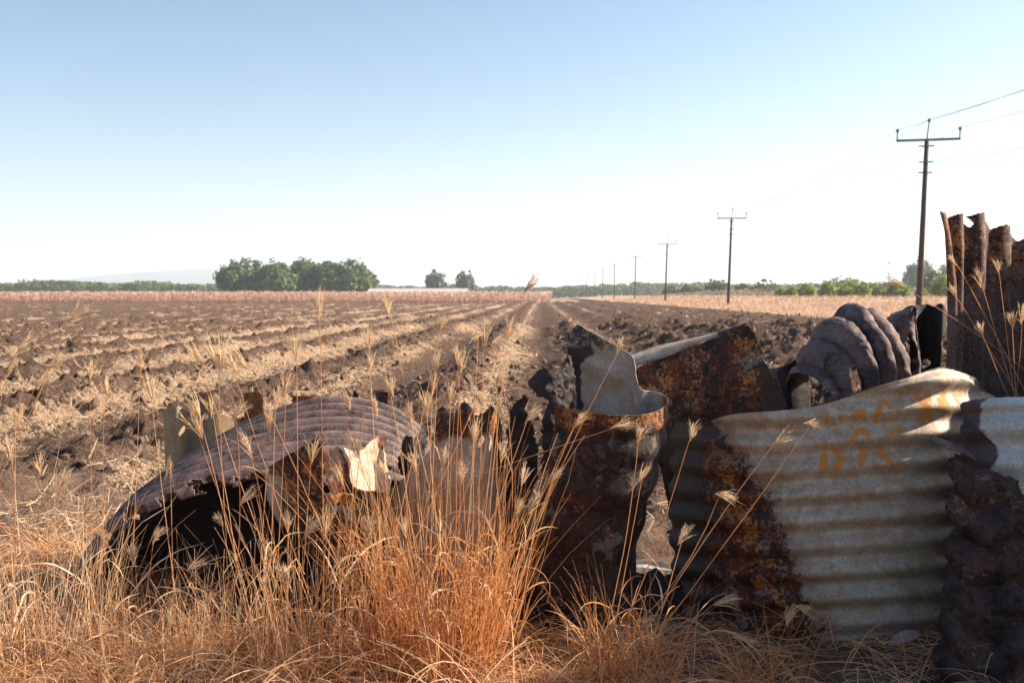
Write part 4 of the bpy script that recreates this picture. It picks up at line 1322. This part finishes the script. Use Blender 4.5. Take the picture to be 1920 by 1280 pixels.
# --- grey corrugated sheet with burnt lower part, right foreground
root = thing('burnt_corrugated_sheet', 'blue-grey corrugated sheet with charred crumpled lower part in the right foreground', 'scrap metal', (P(1860, 1200, 2.75)[0], 2.75, 0), 'scrap iron sheets')
I1 = [[(1800, 752, 2.90), (1860, 746, 2.86), (1930, 744, 2.85), (2020, 744, 2.86), (2140, 748, 2.9)],
      [(1802, 772, 2.86), (1862, 768, 2.81), (1930, 766, 2.80), (2020, 766, 2.81), (2140, 768, 2.85)],
      [(1800, 860, 2.85), (1862, 860, 2.80), (1930, 860, 2.79), (2020, 860, 2.80), (2140, 860, 2.84)],
      [(1790, 980, 2.86), (1858, 980, 2.81), (1930, 980, 2.80), (2020, 980, 2.81), (2140, 980, 2.85)]]
polyI1 = [(1802, 754), (1830, 748), (1870, 745), (2145, 742), (2145, 985), (1840, 985), (1808, 900), (1798, 862), (1800, 842), (1812, 822), (1802, 812), (1798, 805), (1806, 790), (1801, 772)]
sheet('upper_panel', I1, 280, 170, [M['sheet_inner']], corr=('v', 4.6, lambda S, T, px, py: 0.010 * sm(T, 0.05, 0.25), 0.55), crumple=0.004, poly=polyI1, rag=1.2, seed=91, parent=root,
      wear=lambda px, py, S, T: {'rust': 0.10 + 0.6 * (1 - sm(px, 1825, 1850)), 'burn': 1.15 - 1.15 * sm(px + 18 * np.sin(py * 0.05), 1822, 1880) + 0.8 * sm(py - (px - 1830) * 0.75, 850, 890) - 0.25 * (1 - sm(py, 755, 775)), 'org': 0.0 * px})
I2 = [[(1740, 845, 2.82), (1790, 838, 2.76), (1850, 870, 2.73), (1930, 920, 2.73), (2030, 960, 2.75), (2140, 980, 2.8)],
      [(1755, 930, 2.79), (1800, 930, 2.70), (1860, 935, 2.71), (1940, 960, 2.67), (2030, 990, 2.73), (2140, 1010, 2.76)],
      [(1745, 1040, 2.78), (1795, 1040, 2.72), (1860, 1040, 2.66), (1940, 1050, 2.70), (2030, 1060, 2.66), (2140, 1060, 2.74)],
      [(1740, 1150, 2.74), (1790, 1150, 2.66), (1860, 1150, 2.68), (1940, 1150, 2.63), (2030, 1150, 2.68), (2140, 1150, 2.70)],
      [(1715, 1300, 2.66), (1780, 1300, 2.58), (1860, 1300, 2.60), (1940, 1300, 2.58), (2030, 1300, 2.60), (2140, 1300, 2.62)]]
polyI2 = [(1782, 870), (1790, 846), (1830, 858), (1870, 885), (1920, 925), (2145, 985), (2145, 1300), (1738, 1300), (1752, 1240), (1748, 1200), (1764, 1150), (1762, 1120), (1780, 1090), (1764, 1050), (1766, 1020), (1784, 990), (1776, 950), (1778, 910)]
sheet('lower_panel', I2, 300, 340, [M['sheet_rust']], corr=(lambda S, T, px, py: (py - 0.35 * (px - 1800) + 26 * np.sin(px * 0.03)) / 78.0, 1.0, -0.015, 0.3, 0.9), corr2=('u', 3.3, 0.008, 0.1), crumple=0.016, cscale=7, dents=0.016, poly=polyI2, rag=5, seed=93, parent=root,
      holes=[(1790, 905, 4, 6, .3)],
      wear=lambda px, py, S, T: {'rust': 1.0 + 0 * px, 'burn': 0.52 + 0 * px, 'org': 0.10 + 0 * px})
I3 = [[(1738, 822, 2.77), (1770, 838, 2.72), (1800, 852, 2.70), (1835, 866, 2.71)], [(1738, 812, 2.82), (1770, 818, 2.80), (1803, 838, 2.78), (1838, 860, 2.76)], [(1740, 806, 2.86), (1772, 812, 2.85), (1806, 830, 2.84), (1840, 856, 2.80)]]
polyI3 = [(1743, 821), (1752, 834), (1768, 842), (1786, 844), (1806, 850), (1832, 862), (1820, 846), (1800, 836), (1778, 826), (1752, 815)]
sheet('torn_flap', I3, 100, 40, [M['sheet_burnt']], crumple=0.002, poly=polyI3, rag=0.6, seed=95, parent=root, wear=lambda px, py, S, T: {'rust': 0.9 + 0 * px, 'burn': 0.75 + 0 * px})

# --- unseen sheet beyond the right edge, added and notched to shape the shade
def shadow_sheet(x0, y0, x1, y1, h, seed, label, hfun=None):
    n, m = 120, 30
    S, T = np.meshgrid(np.linspace(0, 1, n), np.linspace(0, 1, m))
    dx, dy = x1 - x0, y1 - y0
    L = math.hypot(dx, dy); nx, ny = -dy / L, dx / L
    hh = h + (fbm(S * 6, S * 0, 3, seed) - 0.5) * 0.16
    if hfun is not None:
        hh = hh + hfun(S)
    d = 0.012 * np.sin(2 * math.pi * S * L / 0.09) + (fbm(S * 3, T * 2, 3, seed + 1) - 0.5) * 0.08
    X = x0 + dx * S + nx * d; Y = y0 + dy * S + ny * d; Z = -0.02 + T * hh
    i = np.arange(n * m).reshape(m, n)
    F = np.stack([i[:-1, :-1], i[:-1, 1:], i[1:, 1:], i[1:, :-1]], -1).reshape(-1, 4)
    org = np.array([(x0 + x1) / 2, (y0 + y1) / 2, 0])
    me = mesh_np('upright_sheet', np.stack([X, Y, Z], -1).reshape(-1, 3) - org, F, True,
                 {'rust': np.full(n * m, 0.95), 'burn': np.full(n * m, 0.5), 'paint': np.zeros(n * m), 'org': np.full(n * m, 0.1)}, [M['sheet_burnt']])
    o = link('upright_sheet', me, None, org)
    md = o.modifiers.new('thickness', 'SOLIDIFY'); md.thickness = 0.002
    tag(o, label, 'scrap metal', 'scrap iron sheets')


shadow_sheet(2.52, 2.2, 2.67, 3.95, 1.74, 201, 'upright corrugated sheet just beyond the right edge of the view',
           lambda S: -0.22 * sm(S, 0.53, 0.57) * (1 - sm(S, 0.66, 0.70)) - 0.3 * sm(S, 0.95, 0.99))  # notch lets sun reach the lettered sheet; lowered end clears the folds

Qn = [[(1165, 1050, 3.34), (1220, 1050, 3.30), (1285, 1050, 3.34)], [(1165, 1100, 3.30), (1220, 1100, 3.26), (1285, 1100, 3.30)], [(1165, None, 3.26), (1220, None, 3.22), (1285, None, 3.26)]]  # added black piece that darkens the foot of the gap
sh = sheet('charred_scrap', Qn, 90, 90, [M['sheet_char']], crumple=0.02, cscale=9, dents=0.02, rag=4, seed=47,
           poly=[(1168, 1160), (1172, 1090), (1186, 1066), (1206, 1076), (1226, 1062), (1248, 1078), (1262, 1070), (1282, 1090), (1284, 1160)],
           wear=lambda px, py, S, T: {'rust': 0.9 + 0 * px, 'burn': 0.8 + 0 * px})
tag(sh, 'low black scrap on the ground closing the foot of the gap', 'scrap metal', 'scrap iron sheets')

# small pieces on the ground
c = P(1222, 1052, 3.55)
v, f = box_vf((0, 0, 0.02), (0.16, 0.07, 0.012), 0.4)
v[:, 2] += v[:, 0] * -0.15 + rng.normal(0, 0.006, 8)
tag(link('pale_chip', mesh_np('pale_chip', v, f, False, None, [M['chip']]), None, (c[0], 3.62, 0.03)), 'small pale broken chip on the ground in the gap beside the rolled sheet', 'scrap piece')
lf = P(1695, 1243, 2.86)
th = np.linspace(0, 1, 12)
wd = np.sin(th * math.pi) ** 0.8 * 0.017
pl = np.stack([(th - 0.5) * 0.115, 0 * th, 0.012 * np.sin(th * 3)], 1)
V = np.concatenate([pl + np.stack([0 * th, wd, 0.012 + 0 * th], 1), pl, pl - np.stack([0 * th, wd, -0.006 + 0 * th], 1)])
i = np.arange(36).reshape(3, 12)
F = np.stack([i[:-1, :-1], i[:-1, 1:], i[1:, 1:], i[1:, :-1]], -1).reshape(-1, 4)
lo = tag(link('fallen_leaf', mesh_np('fallen_leaf', V, F, True, None, [M['leaf_fallen']]), None, (lf[0], 2.86, 0.045)), 'single pinkish fallen leaf below the lettered sheet', 'leaf')
lo.rotation_euler = (R(35), R(-12), R(14))
md = lo.modifiers.new('thickness', 'SOLIDIFY'); md.thickness = 0.0008


# ------------------------------------------------------------------ foreground grass
def ground_z(x, y):
    return fg_z(*world2row(x, y))


def grass_stuff(name, label, n, sampler, h, w_, lean, droop, tone, k=7, wob=0.004, mat='grass'):
    xy = sampler(n); n = len(xy)
    base = np.stack([xy[:, 0], xy[:, 1], np.full(n, -0.01)], 1)
    a = rng.random(n) * 6.28
    hh = rng.uniform(h[0], h[1], n) * rng.uniform(0.6, 1.0, n)
    p = arc_blades(base, hh, np.stack([np.cos(a), np.sin(a)], 1), rng.uniform(*lean, n), rng.uniform(*droop, n), k, wob)
    p[..., 2] = np.maximum(p[..., 2], 0.004)
    ww = rng.uniform(w_[0], w_[1], n)[:, None] * np.linspace(1, 0.25, k)[None] ** 0.8
    return ribbons(p, ww, np.clip(rng.normal(tone[0], tone[1], n), 0, 1))


def emit(name, label, cat, parts, mat, kind=None, group=None):
    Vv, Ff, tt, off = [], [], [], 0
    for v, f, t in parts:
        Vv.append(v); Ff.append(f + off); tt.append(t); off += len(v)
    V = np.concatenate(Vv)
    org = np.array([V[:, 0].mean(), V[:, 1].mean(), 0])
    me = mesh_np(name, V - org, np.concatenate(Ff), True, {'tone': np.concatenate(tt)}, [M[mat]])
    return tag(link(name, me, None, org), label, cat, group, kind)


def strip(u0, u1, Y0, Y1, dens=None, seed=0):
    def f(n):
        Y = Y0 + (Y1 - Y0) * rng.random(n)
        u = rng.uniform(u0, u1, n)
        x = (u - 960) / FPX * Y
        d = fbm(x * 4 + seed, Y * 4, 3, seed + 300)
        keep = rng.random(n) < np.clip((d - 0.3) * 3.2, 0.08, 1) * (1 if dens is None else dens(u, Y))
        return np.stack([x, Y], 1)[keep]
    return f


def blob(u, Y, r):
    def f(n):
        a = rng.random(n) * 6.28; q = np.sqrt(rng.random(n)) * r
        return np.stack([(u - 960) / FPX * Y + np.cos(a) * q, Y + np.sin(a) * q * 0.8], 1)
    return f


fade_r = lambda u, Y: np.interp(u, [0, 900, 1150, 1400, 1900], [1, 1, 0.85, 0.4, 0.25])
parts = []
# low tangled mat
parts.append(grass_stuff('', '', 10500, strip(-60, 1980, 2.35, 3.05, fade_r, 1), (0.08, 0.25), (0.0016, 0.0036), (0.3, 1.4), (0.2, 1.9), (0.68, 0.27), 9))
# flattened litter
parts.append(grass_stuff('', '', 2200, strip(-60, 1980, 2.3, 2.95, fade_r, 5), (0.15, 0.5), (0.002, 0.0055), (0.5, 1.3), (0.4, 2.0), (0.78, 0.18), 9))
parts.append(grass_stuff('', '', 9000, strip(-60, 1980, 2.5, 3.15, fade_r, 2), (0.08, 0.25), (0.0015, 0.004), (1.25, 1.6), (-0.3, 0.4), (0.60, 0.28)))
# left margin up to the bare soil
parts.append(grass_stuff('', '', 7000, strip(-120, 330, 3.0, 4.6, lambda u, Y: np.clip(1.2 - (Y - 3.0) * 0.62, 0, 1), 3), (0.08, 0.28), (0.0018, 0.004), (0.3, 1.5), (0.2, 1.4), (0.62, 0.25)))
emit('dry_grass', 'tangled mat of dry orange and straw grass over the foreground', 'grass', parts, 'grass', kind='stuff')


def tuft(label, u, Y, r, n, h, tone, lean=(0.0, 0.32), droop=(-0.1, 0.55), short=1.0, cat='grass tuft', width=(0.0016, 0.0034), spread_dir=None):
    ps = []
    xy = blob(u, Y, r)(n)
    base = np.stack([xy[:, 0], xy[:, 1], np.full(n, -0.01)], 1)
    c = np.array([(u - 960) / FPX * Y, Y])
    d = xy - c
    a = np.arctan2(d[:, 1], d[:, 0]) + rng.normal(0, 0.9, n)
    hh = rng.uniform(h[0], h[1], n) * rng.random(n) ** 0.35
    p = arc_blades(base, hh, np.stack([np.cos(a), np.sin(a)], 1), rng.uniform(*lean, n), rng.uniform(*droop, n), 8, 0.006)
    p[..., 2] = np.maximum(p[..., 2], 0.004)
    ww = rng.uniform(*width, n)[:, None] * np.linspace(1, 0.3, 8)[None]
    ps.append(ribbons(p, ww, np.clip(rng.normal(tone, 0.22, n), 0, 1)))
    m = int(n * 0.9 * short)
    xy = blob(u, Y, r * 1.25)(m)
    base = np.stack([xy[:, 0], xy[:, 1], np.full(m, -0.01)], 1)
    a = rng.random(m) * 6.28
    p = arc_blades(base, rng.uniform(0.10, 0.34, m), np.stack([np.cos(a), np.sin(a)], 1), rng.uniform(0.1, 0.9, m), rng.uniform(0.4, 2.6, m), 8, 0.006)
    p[..., 2] = np.maximum(p[..., 2], 0.004)
    ps.append(ribbons(p, rng.uniform(0.0014, 0.003, m)[:, None] * np.linspace(1, 0.3, 8)[None], np.clip(rng.normal(tone - 0.05, 0.22, m), 0, 1)))
    m = int(n * 0.22)
    xy = blob(u, Y, r * 1.1)(m)
    base = np.stack([xy[:, 0], xy[:, 1], rng.uniform(0.0, h[1] * 0.4, m)], 1)
    a = rng.random(m) * 6.28
    p = arc_blades(base, rng.uniform(0.10, 0.30, m), np.stack([np.cos(a), np.sin(a)], 1), rng.uniform(0.1, 0.8, m), rng.uniform(0.6, 3.2, m), 10, 0.008)
    p[..., 2] = np.maximum(p[..., 2], 0.004)
    ps.append(ribbons(p, rng.uniform(0.003, 0.0062, m)[:, None] * np.sin(np.linspace(0.5, 3.05, 10))[None], np.clip(rng.normal(tone + 0.22, 0.2, m), 0, 1)))
    return emit('grass_tuft', label, cat, ps, 'grass', group='dry grass tufts')


tuft('large glowing orange grass tuft in the middle foreground', 830, 2.80, 0.20, 720, (0.28, 0.80), 0.36, (0.0, 0.38), (-0.2, 0.6))
tuft('grass tuft leaning left in front of the folded rusty sheet', 590, 2.76, 0.17, 240, (0.25, 0.66), 0.66)
tuft('wide straw-coloured tuft at the far left foreground', 60, 2.85, 0.26, 270, (0.28, 0.64), 0.78)
tuft('thin grass tuft at the foot of the arched sheet', 270, 2.72, 0.20, 110, (0.15, 0.40), 0.75)
tuft('low pale tuft growing before the black hollow of the arched sheet', 400, 2.85, 0.14, 130, (0.2, 0.46), 0.72)
tuft('sparse orange tuft in front of the gap right of the rolled sheet', 1190, 2.66, 0.13, 150, (0.15, 0.42), 0.38, (0.05, 0.5), (0.0, 0.7))
tuft('small tuft with dark orange stems in front of the lettered sheet', 1440, 2.62, 0.10, 60, (0.10, 0.26), 0.3, (0.1, 0.7), (0, 0.8))
tuft('upright pale tuft behind the grey corrugated sheet at the right edge', 1905, 3.22, 0.10, 130, (0.50, 0.82), 0.62, (0.0, 0.38), (-0.1, 0.5), 0.5)


# ------------------------------------------------------------------ tall stalks with seed heads
def stalk(label, group, hx, hy, bx, by, Y, bend=0.0, tip=None, fluff=1.0, k=14, tone=None):
    """stem from the ground to the head base; the head fans out along the tip direction"""
    top = P(hx, hy, Y + random.uniform(-0.03, 0.03))
    bot = P(bx, by, Y)
    if bot[2] > 0.0 and by > hy + 40:
        # carry the stem on down to the soil
        t = (0 - top[2]) / (bot[2] - top[2])
        bot = top + (bot - top) * t
        bot[1] = max(bot[1], 2.3)
    bot[2] = 0.0
    tt = np.linspace(0, 1, k)[:, None]
    side = np.cross(top - bot, [0, 1, 0]); side /= np.linalg.norm(side) + 1e-9
    pts = bot * (1 - tt) + top * tt + side * (4 * bend * tt * (1 - tt)) * np.linalg.norm(top - bot)
    pts = pts + np.cumsum(rng.normal(0, 0.0009, (k, 3)), 0)
    rad = np.linspace(0.00165, 0.0008, k)
    tn = random.uniform(0.35, 0.8) if tone is None else tone
    root = thing('grass_stalk', label, 'grass stalk', bot, group)
    V, F, t_ = tube_mesh([(pts - bot, rad)], 4, tn)
    link('stem', mesh_np('stem', V, F, True, {'tone': t_}, [M['grass']]), root)
    # a dry leaf sheath halfway up some stems
    if random.random() < 0.35:
        q = random.randint(4, 8)
        d = pts[q + 1] - pts[q]; d /= np.linalg.norm(d)
        L = random.uniform(0.08, 0.2)
        s = np.linspace(0, 1, 7)[:, None]
        sd_ = rng.normal(0, 1, 3); sd_ -= d * (sd_ @ d); sd_ /= np.linalg.norm(sd_)
        lp = pts[q] + d * s * L * 0.8 + sd_ * s ** 1.6 * L * 0.45 - np.array([0, 0, 1]) * s ** 2.5 * L * 0.3
        V, F, t2 = ribbons((lp - bot)[None], (np.sin(np.linspace(0.25, 3.1, 7)) * 0.0042)[None], np.array([tn]))
        link('leaf', mesh_np('leaf', V, F, True, {'tone': t2}, [M['grass']]), root)
    # head
    d0 = pts[-1] - pts[-2]; d0 /= np.linalg.norm(d0)
    if tip is not None:
        d1 = P(tip[0], tip[1], Y) - top
        L = np.linalg.norm(d1); d1 /= L
    else:
        L = random.uniform(0.055, 0.095); d1 = d0
    d0 = d0 * 0.3 + d1 * 0.7; d0 /= np.linalg.norm(d0)
    m = int(random.randint(12, 18) * fluff)
    kk = 7
    s = np.linspace(0, 1, kk)[None, :, None]
    ax = rng.normal(0, 1, (m, 3)); ax -= np.outer(ax @ d0, d0); ax /= np.linalg.norm(ax, axis=1, keepdims=True)
    spread = rng.uniform(0.05, 0.40, m)[:, None, None]
    curl = rng.uniform(-0.25, 0.22, m)[:, None, None]
    LL = L * rng.uniform(0.65, 1.12, m)[:, None, None]
    start = (rng.random(m) * 0.016)[:, None, None] * -d0
    p = (top - bot)[None, None] + start + d0 * s * LL + ax[:, None] * (spread * s ** 0.8 + curl * s ** 2.4) * LL + np.array([0, 0, -1.0]) * s ** 2.5 * LL * 0.12
    ww = np.tile(np.array([0.0014, 0.0022, 0.0022, 0.0018, 0.0014, 0.0010, 0.0006]), (m, 1)) * rng.uniform(0.7, 1.15, m)[:, None]
    V1, F1, t1 = ribbons(p, ww, np.clip(rng.normal(0.55, 0.25, m), 0, 1))
    # spikelet bristles along the spikes
    nb = m * 5
    idx = rng.integers(0, m, nb); pos = rng.integers(1, 5, nb)
    bp = p[idx, pos]; bd = p[idx, pos + 1] - bp; bd /= np.linalg.norm(bd, axis=1, keepdims=True) + 1e-9
    jd = bd + rng.normal(0, 0.33, (nb, 3))
    bl_ = rng.uniform(0.008, 0.02, nb)
    q = np.stack([bp, bp + jd * bl_[:, None] * 0.5, bp + jd * bl_[:, None]], 1)
    V2, F2, t2 = ribbons(q, np.tile([0.0011, 0.0009, 0.0004], (nb, 1)), np.clip(rng.normal(0.7, 0.2, nb), 0, 1))
    link('seed_head', mesh_np('seed_head', np.concatenate([V1, V2]), np.concatenate([F1, F2 + len(V1)]), True, {'tone': np.concatenate([t1, t2])}, [M['head']]), root)
    return root


ORD = ('first second third fourth fifth sixth seventh eighth ninth tenth eleventh twelfth thirteenth fourteenth fifteenth sixteenth seventeenth '
       'eighteenth nineteenth twentieth twenty-first twenty-second twenty-third twenty-fourth twenty-fifth twenty-sixth twenty-seventh twenty-eighth '
       'twenty-ninth thirtieth').split()


def stalks(group, where, rows):
    """each stalk named by its lean, its height and its place from the left in its group"""
    order = sorted(range(len(rows)), key=lambda q: rows[q][0])
    hs = sorted(r[1] for r in rows)
    for q, (hx, hy, bx, by, tip, bend, Y) in enumerate(rows):
        dx, dy = hx - bx, by - hy
        lean = 'upright' if abs(dx) < 0.12 * dy else ('right-leaning' if dx > 0 else 'left-leaning')
        if abs(bend) > 0.04: lean = 'arching'
        size = 'tall' if hy <= hs[len(hs) // 2] else 'shorter'
        stalk(f'{lean} {size} dry stalk, seed head {ORD[order.index(q)]} from left among those {where}', group, hx, hy, bx, by, Y, bend, tip)


GS1 = 'tall stalks at the left before the field'
stalks(GS1, 'against the field at left', [
    (134, 598, -60, 960, (183, 571), -0.03, 2.75), (42, 650, -70, 830, (82, 622), 0.0, 2.7), (94, 689, -40, 960, (150, 668), -0.03, 2.7),
    (72, 722, -20, 920, (108, 690), 0.0, 2.8), (170, 702, 172, 1180, (171, 664), 0, 3.0), (200, 739, 190, 1200, (203, 694), 0, 2.9),
    (265, 682, 240, 1210, (270, 648), 0.0, 2.85), (286, 739, 352, 1250, (287, 694), 0.01, 2.8), (30, 790, 26, 1150, (31, 752), 0, 2.8),
    (120, 905, 60, 1230, (142, 870), 0.02, 2.7), (75, 880, 70, 1230, (72, 846), 0.0, 2.7), (20, 860, 40, 1250, (-2, 800), 0, 2.7),
    (95, 925, 30, 1200, (150, 880), -0.04, 2.9), (160, 960, 120, 1250, (176, 920), 0, 2.65), (15, 700, -50, 1000, (40, 650), 0, 2.9)])
GS2 = 'tall stalks before the arched sheet'
stalks(GS2, 'before the arched sheet', [
    (413, 685, 440, 1230, (383, 581), 0.01, 2.72), (376, 679, 565, 1200, (339, 632), 0.01, 2.75), (460, 685, 690, 1180, (421, 645), 0.0, 2.8),
    (440, 692, 610, 1200, (414, 648), 0.0, 2.7), (554, 669, 562, 1200, (550, 612), 0, 2.8), (598, 590, 602, 1190, (592, 526), -0.005, 2.7),
    (534, 728, 512, 1200, (546, 676), 0, 2.78), (373, 778, 480, 1190, (341, 718), 0.0, 2.7), (396, 775, 470, 1200, (395, 732), 0, 2.8),
    (519, 758, 500, 1200, (522, 712), 0, 2.75), (376, 815, 500, 1190, (351, 760), 0, 2.7), (318, 860, 330, 1230, (313, 905), 0.0, 2.7),
    (470, 850, 560, 1200, (440, 800), 0, 2.65), (505, 800, 480, 1230, (508, 742), 0.0, 2.7), (575, 1000, 500, 1230, (600, 950), 0.03, 2.6),
    (455, 940, 520, 1210, (500, 915), -0.05, 2.7), (415, 980, 500, 1220, (400, 965), 0.03, 2.65), (610, 1000, 575, 1230, (617, 930), 0, 2.65),
    (585, 860, 560, 1220, (588, 805), 0, 2.7), (650, 980, 655, 1230, (668, 930), 0, 2.62), (440, 780, 405, 1230, (478, 755), -0.05, 2.6),
    (290, 1010, 255, 1240, (310, 975), 0.0, 2.65), (250, 1050, 200, 1240, (240, 1010), 0.0, 2.6), (540, 985, 535, 1230, (545, 950), 0, 2.6),
    (318, 1165, 290, 1290, (326, 1132), 0, 2.5), (355, 1065, 420, 1260, (405, 1050), -0.08, 2.6), (540, 1090, 480, 1270, (520, 1050), 0, 2.55)])
GS3 = 'tall stalks of the central tuft'
stalks(GS3, 'of the central grass tuft', [
    (727, 580, 885, 1190, (721, 552), 0.015, 2.72), (692, 645, 720, 1180, (692, 598), 0, 2.75), (694, 688, 640, 1190, (705, 662), 0, 2.7),
    (823, 615, 705, 1160, (840, 582), 0, 2.8), (907, 644, 892, 1190, (909, 588), 0, 2.75), (899, 625, 852, 1190, (880, 640), -0.015, 2.7),
    (926, 642, 905, 1180, (955, 640), -0.07, 2.66), (954, 630, 905, 1190, (974, 592), 0.01, 2.75), (989, 541, 720, 1150, (1025, 514), 0.0, 2.8),
    (932, 718, 888, 1190, (953, 680), 0.0, 2.7), (736, 735, 800, 1190, (722, 690), 0, 2.72), (818, 690, 800, 1190, (816, 650), 0, 2.72),
    (812, 730, 790, 1190, (818, 690), 0, 2.8), (845, 745, 830, 1190, (850, 705), 0, 2.72), (770, 790, 800, 1190, (765, 745), 0, 2.7),
    (865, 690, 850, 1190, (870, 640), 0.0, 2.72), (858, 680, 880, 1190, (853, 640), 0, 2.8), (800, 770, 840, 1190, (795, 720), 0, 2.66),
    (705, 770, 760, 1190, (695, 730), 0, 2.72), (655, 760, 690, 1190, (640, 715), 0, 2.72), (890, 820, 870, 1190, (900, 775), 0, 2.66),
    (722, 890, 790, 1190, (706, 862), 0.0, 2.6), (780, 880, 810, 1190, (770, 830), 0, 2.62), (940, 860, 900, 1190, (950, 815), 0, 2.66),
    (670, 850, 720, 1190, (665, 800), 0, 2.66), (865, 900, 850, 1190, (868, 855), 0, 2.6), (830, 870, 820, 1190, (838, 820), 0, 2.6),
    (760, 1000, 800, 1190, (750, 960), 0, 2.55), (640, 900, 700, 1200, (630, 860), 0, 2.6), (690, 1000, 720, 1230, (700, 950), 0, 2.55)])
GS4 = 'stalks leaning right before the rolled sheet'
stalks(GS4, 'before the rolled sheet', [
    (989, 788, 870, 1130, (1025, 764), 0, 2.7), (1160, 655, 955, 1120, (1168, 625), 0.02, 2.7), (1080, 795, 950, 1120, (1106, 768), 0.0, 2.68),
    (1154, 800, 945, 888, (1196, 786), 0.02, 2.72), (1197, 822, 1120, 1250, (1212, 788), -0.02, 2.66), (1202, 896, 1135, 1260, (1220, 864), 0.0, 2.62),
    (994, 956, 905, 1200, (1012, 918), 0, 2.62), (967, 956, 892, 1200, (981, 925), 0, 2.64), (1034, 900, 950, 1160, (1060, 880), 0, 2.66), (980, 900, 920, 1180, (990, 860), 0, 2.6)])
GS5 = 'stalks before the lettered sheet'
stalks(GS5, 'before the lettered sheet', [
    (1296, 818, 1140, 1260, (1302, 785), -0.01, 2.62), (1350, 926, 900, 1200, (1382, 946), -0.20, 2.66), (1454, 830, 1180, 1240, (1500, 812), 0.02, 2.6),
    (1515, 793, 1195, 1230, (1540, 797), -0.01, 2.62), (1276, 1012, 1200, 1280, (1302, 976), 0.0, 2.55), (1347, 1130, 1190, 1260, (1398, 1122), 0, 2.55),
    (1498, 1136, 1160, 1280, (1524, 1160), -0.10, 2.55), (1384, 1196, 1185, 1240, (1426, 1208), -0.08, 2.6), (1478, 1165, 1440, 1280, (1490, 1125), 0, 2.5)])
GS6 = 'stalks of the tuft at the right edge'
stalks(GS6, 'at the right edge', [
    (1690, 535, 1905, 740, (1648, 514), -0.06, 3.2), (1790, 493, 1905, 720, (1776, 470), -0.01, 3.2), (1838, 530, 1895, 720, (1833, 494), 0, 3.2),
    (1790, 550, 1885, 700, (1783, 526), 0, 3.22), (1871, 505, 1898, 720, (1869, 480), 0, 3.2), (1897, 610, 1905, 740, (1890, 580), 0, 3.15),
    (1840, 620, 1890, 740, (1832, 600), 0, 3.15), (1915, 600, 1905, 740, (1922, 560), 0, 3.15)])

# ------------------------------------------------------------------ haze
def haze():
    v, f = box_vf((0, 4200, 119), (16000, 9200, 242))
    me = mesh_np('haze', v, f, False)
    m = bpy.data.materials.new('haze_air')
    m.use_nodes = True
    t = m.node_tree
    for n in list(t.nodes):
        t.nodes.remove(n)
    out = t.nodes.new('ShaderNodeOutputMaterial')
    pv = t.nodes.new('ShaderNodeVolumePrincipled')
    pv.inputs['Color'].default_value = (0.76, 0.89, 1.0, 1)
    pv.inputs['Density'].default_value = 0.00033
    pv.inputs['Anisotropy'].default_value = 0.2
    t.links.new(pv.outputs[0], out.inputs['Volume'])
    me.materials.append(m)
    o = link('haze', me)
    tag(o, kind='stuff')


haze()
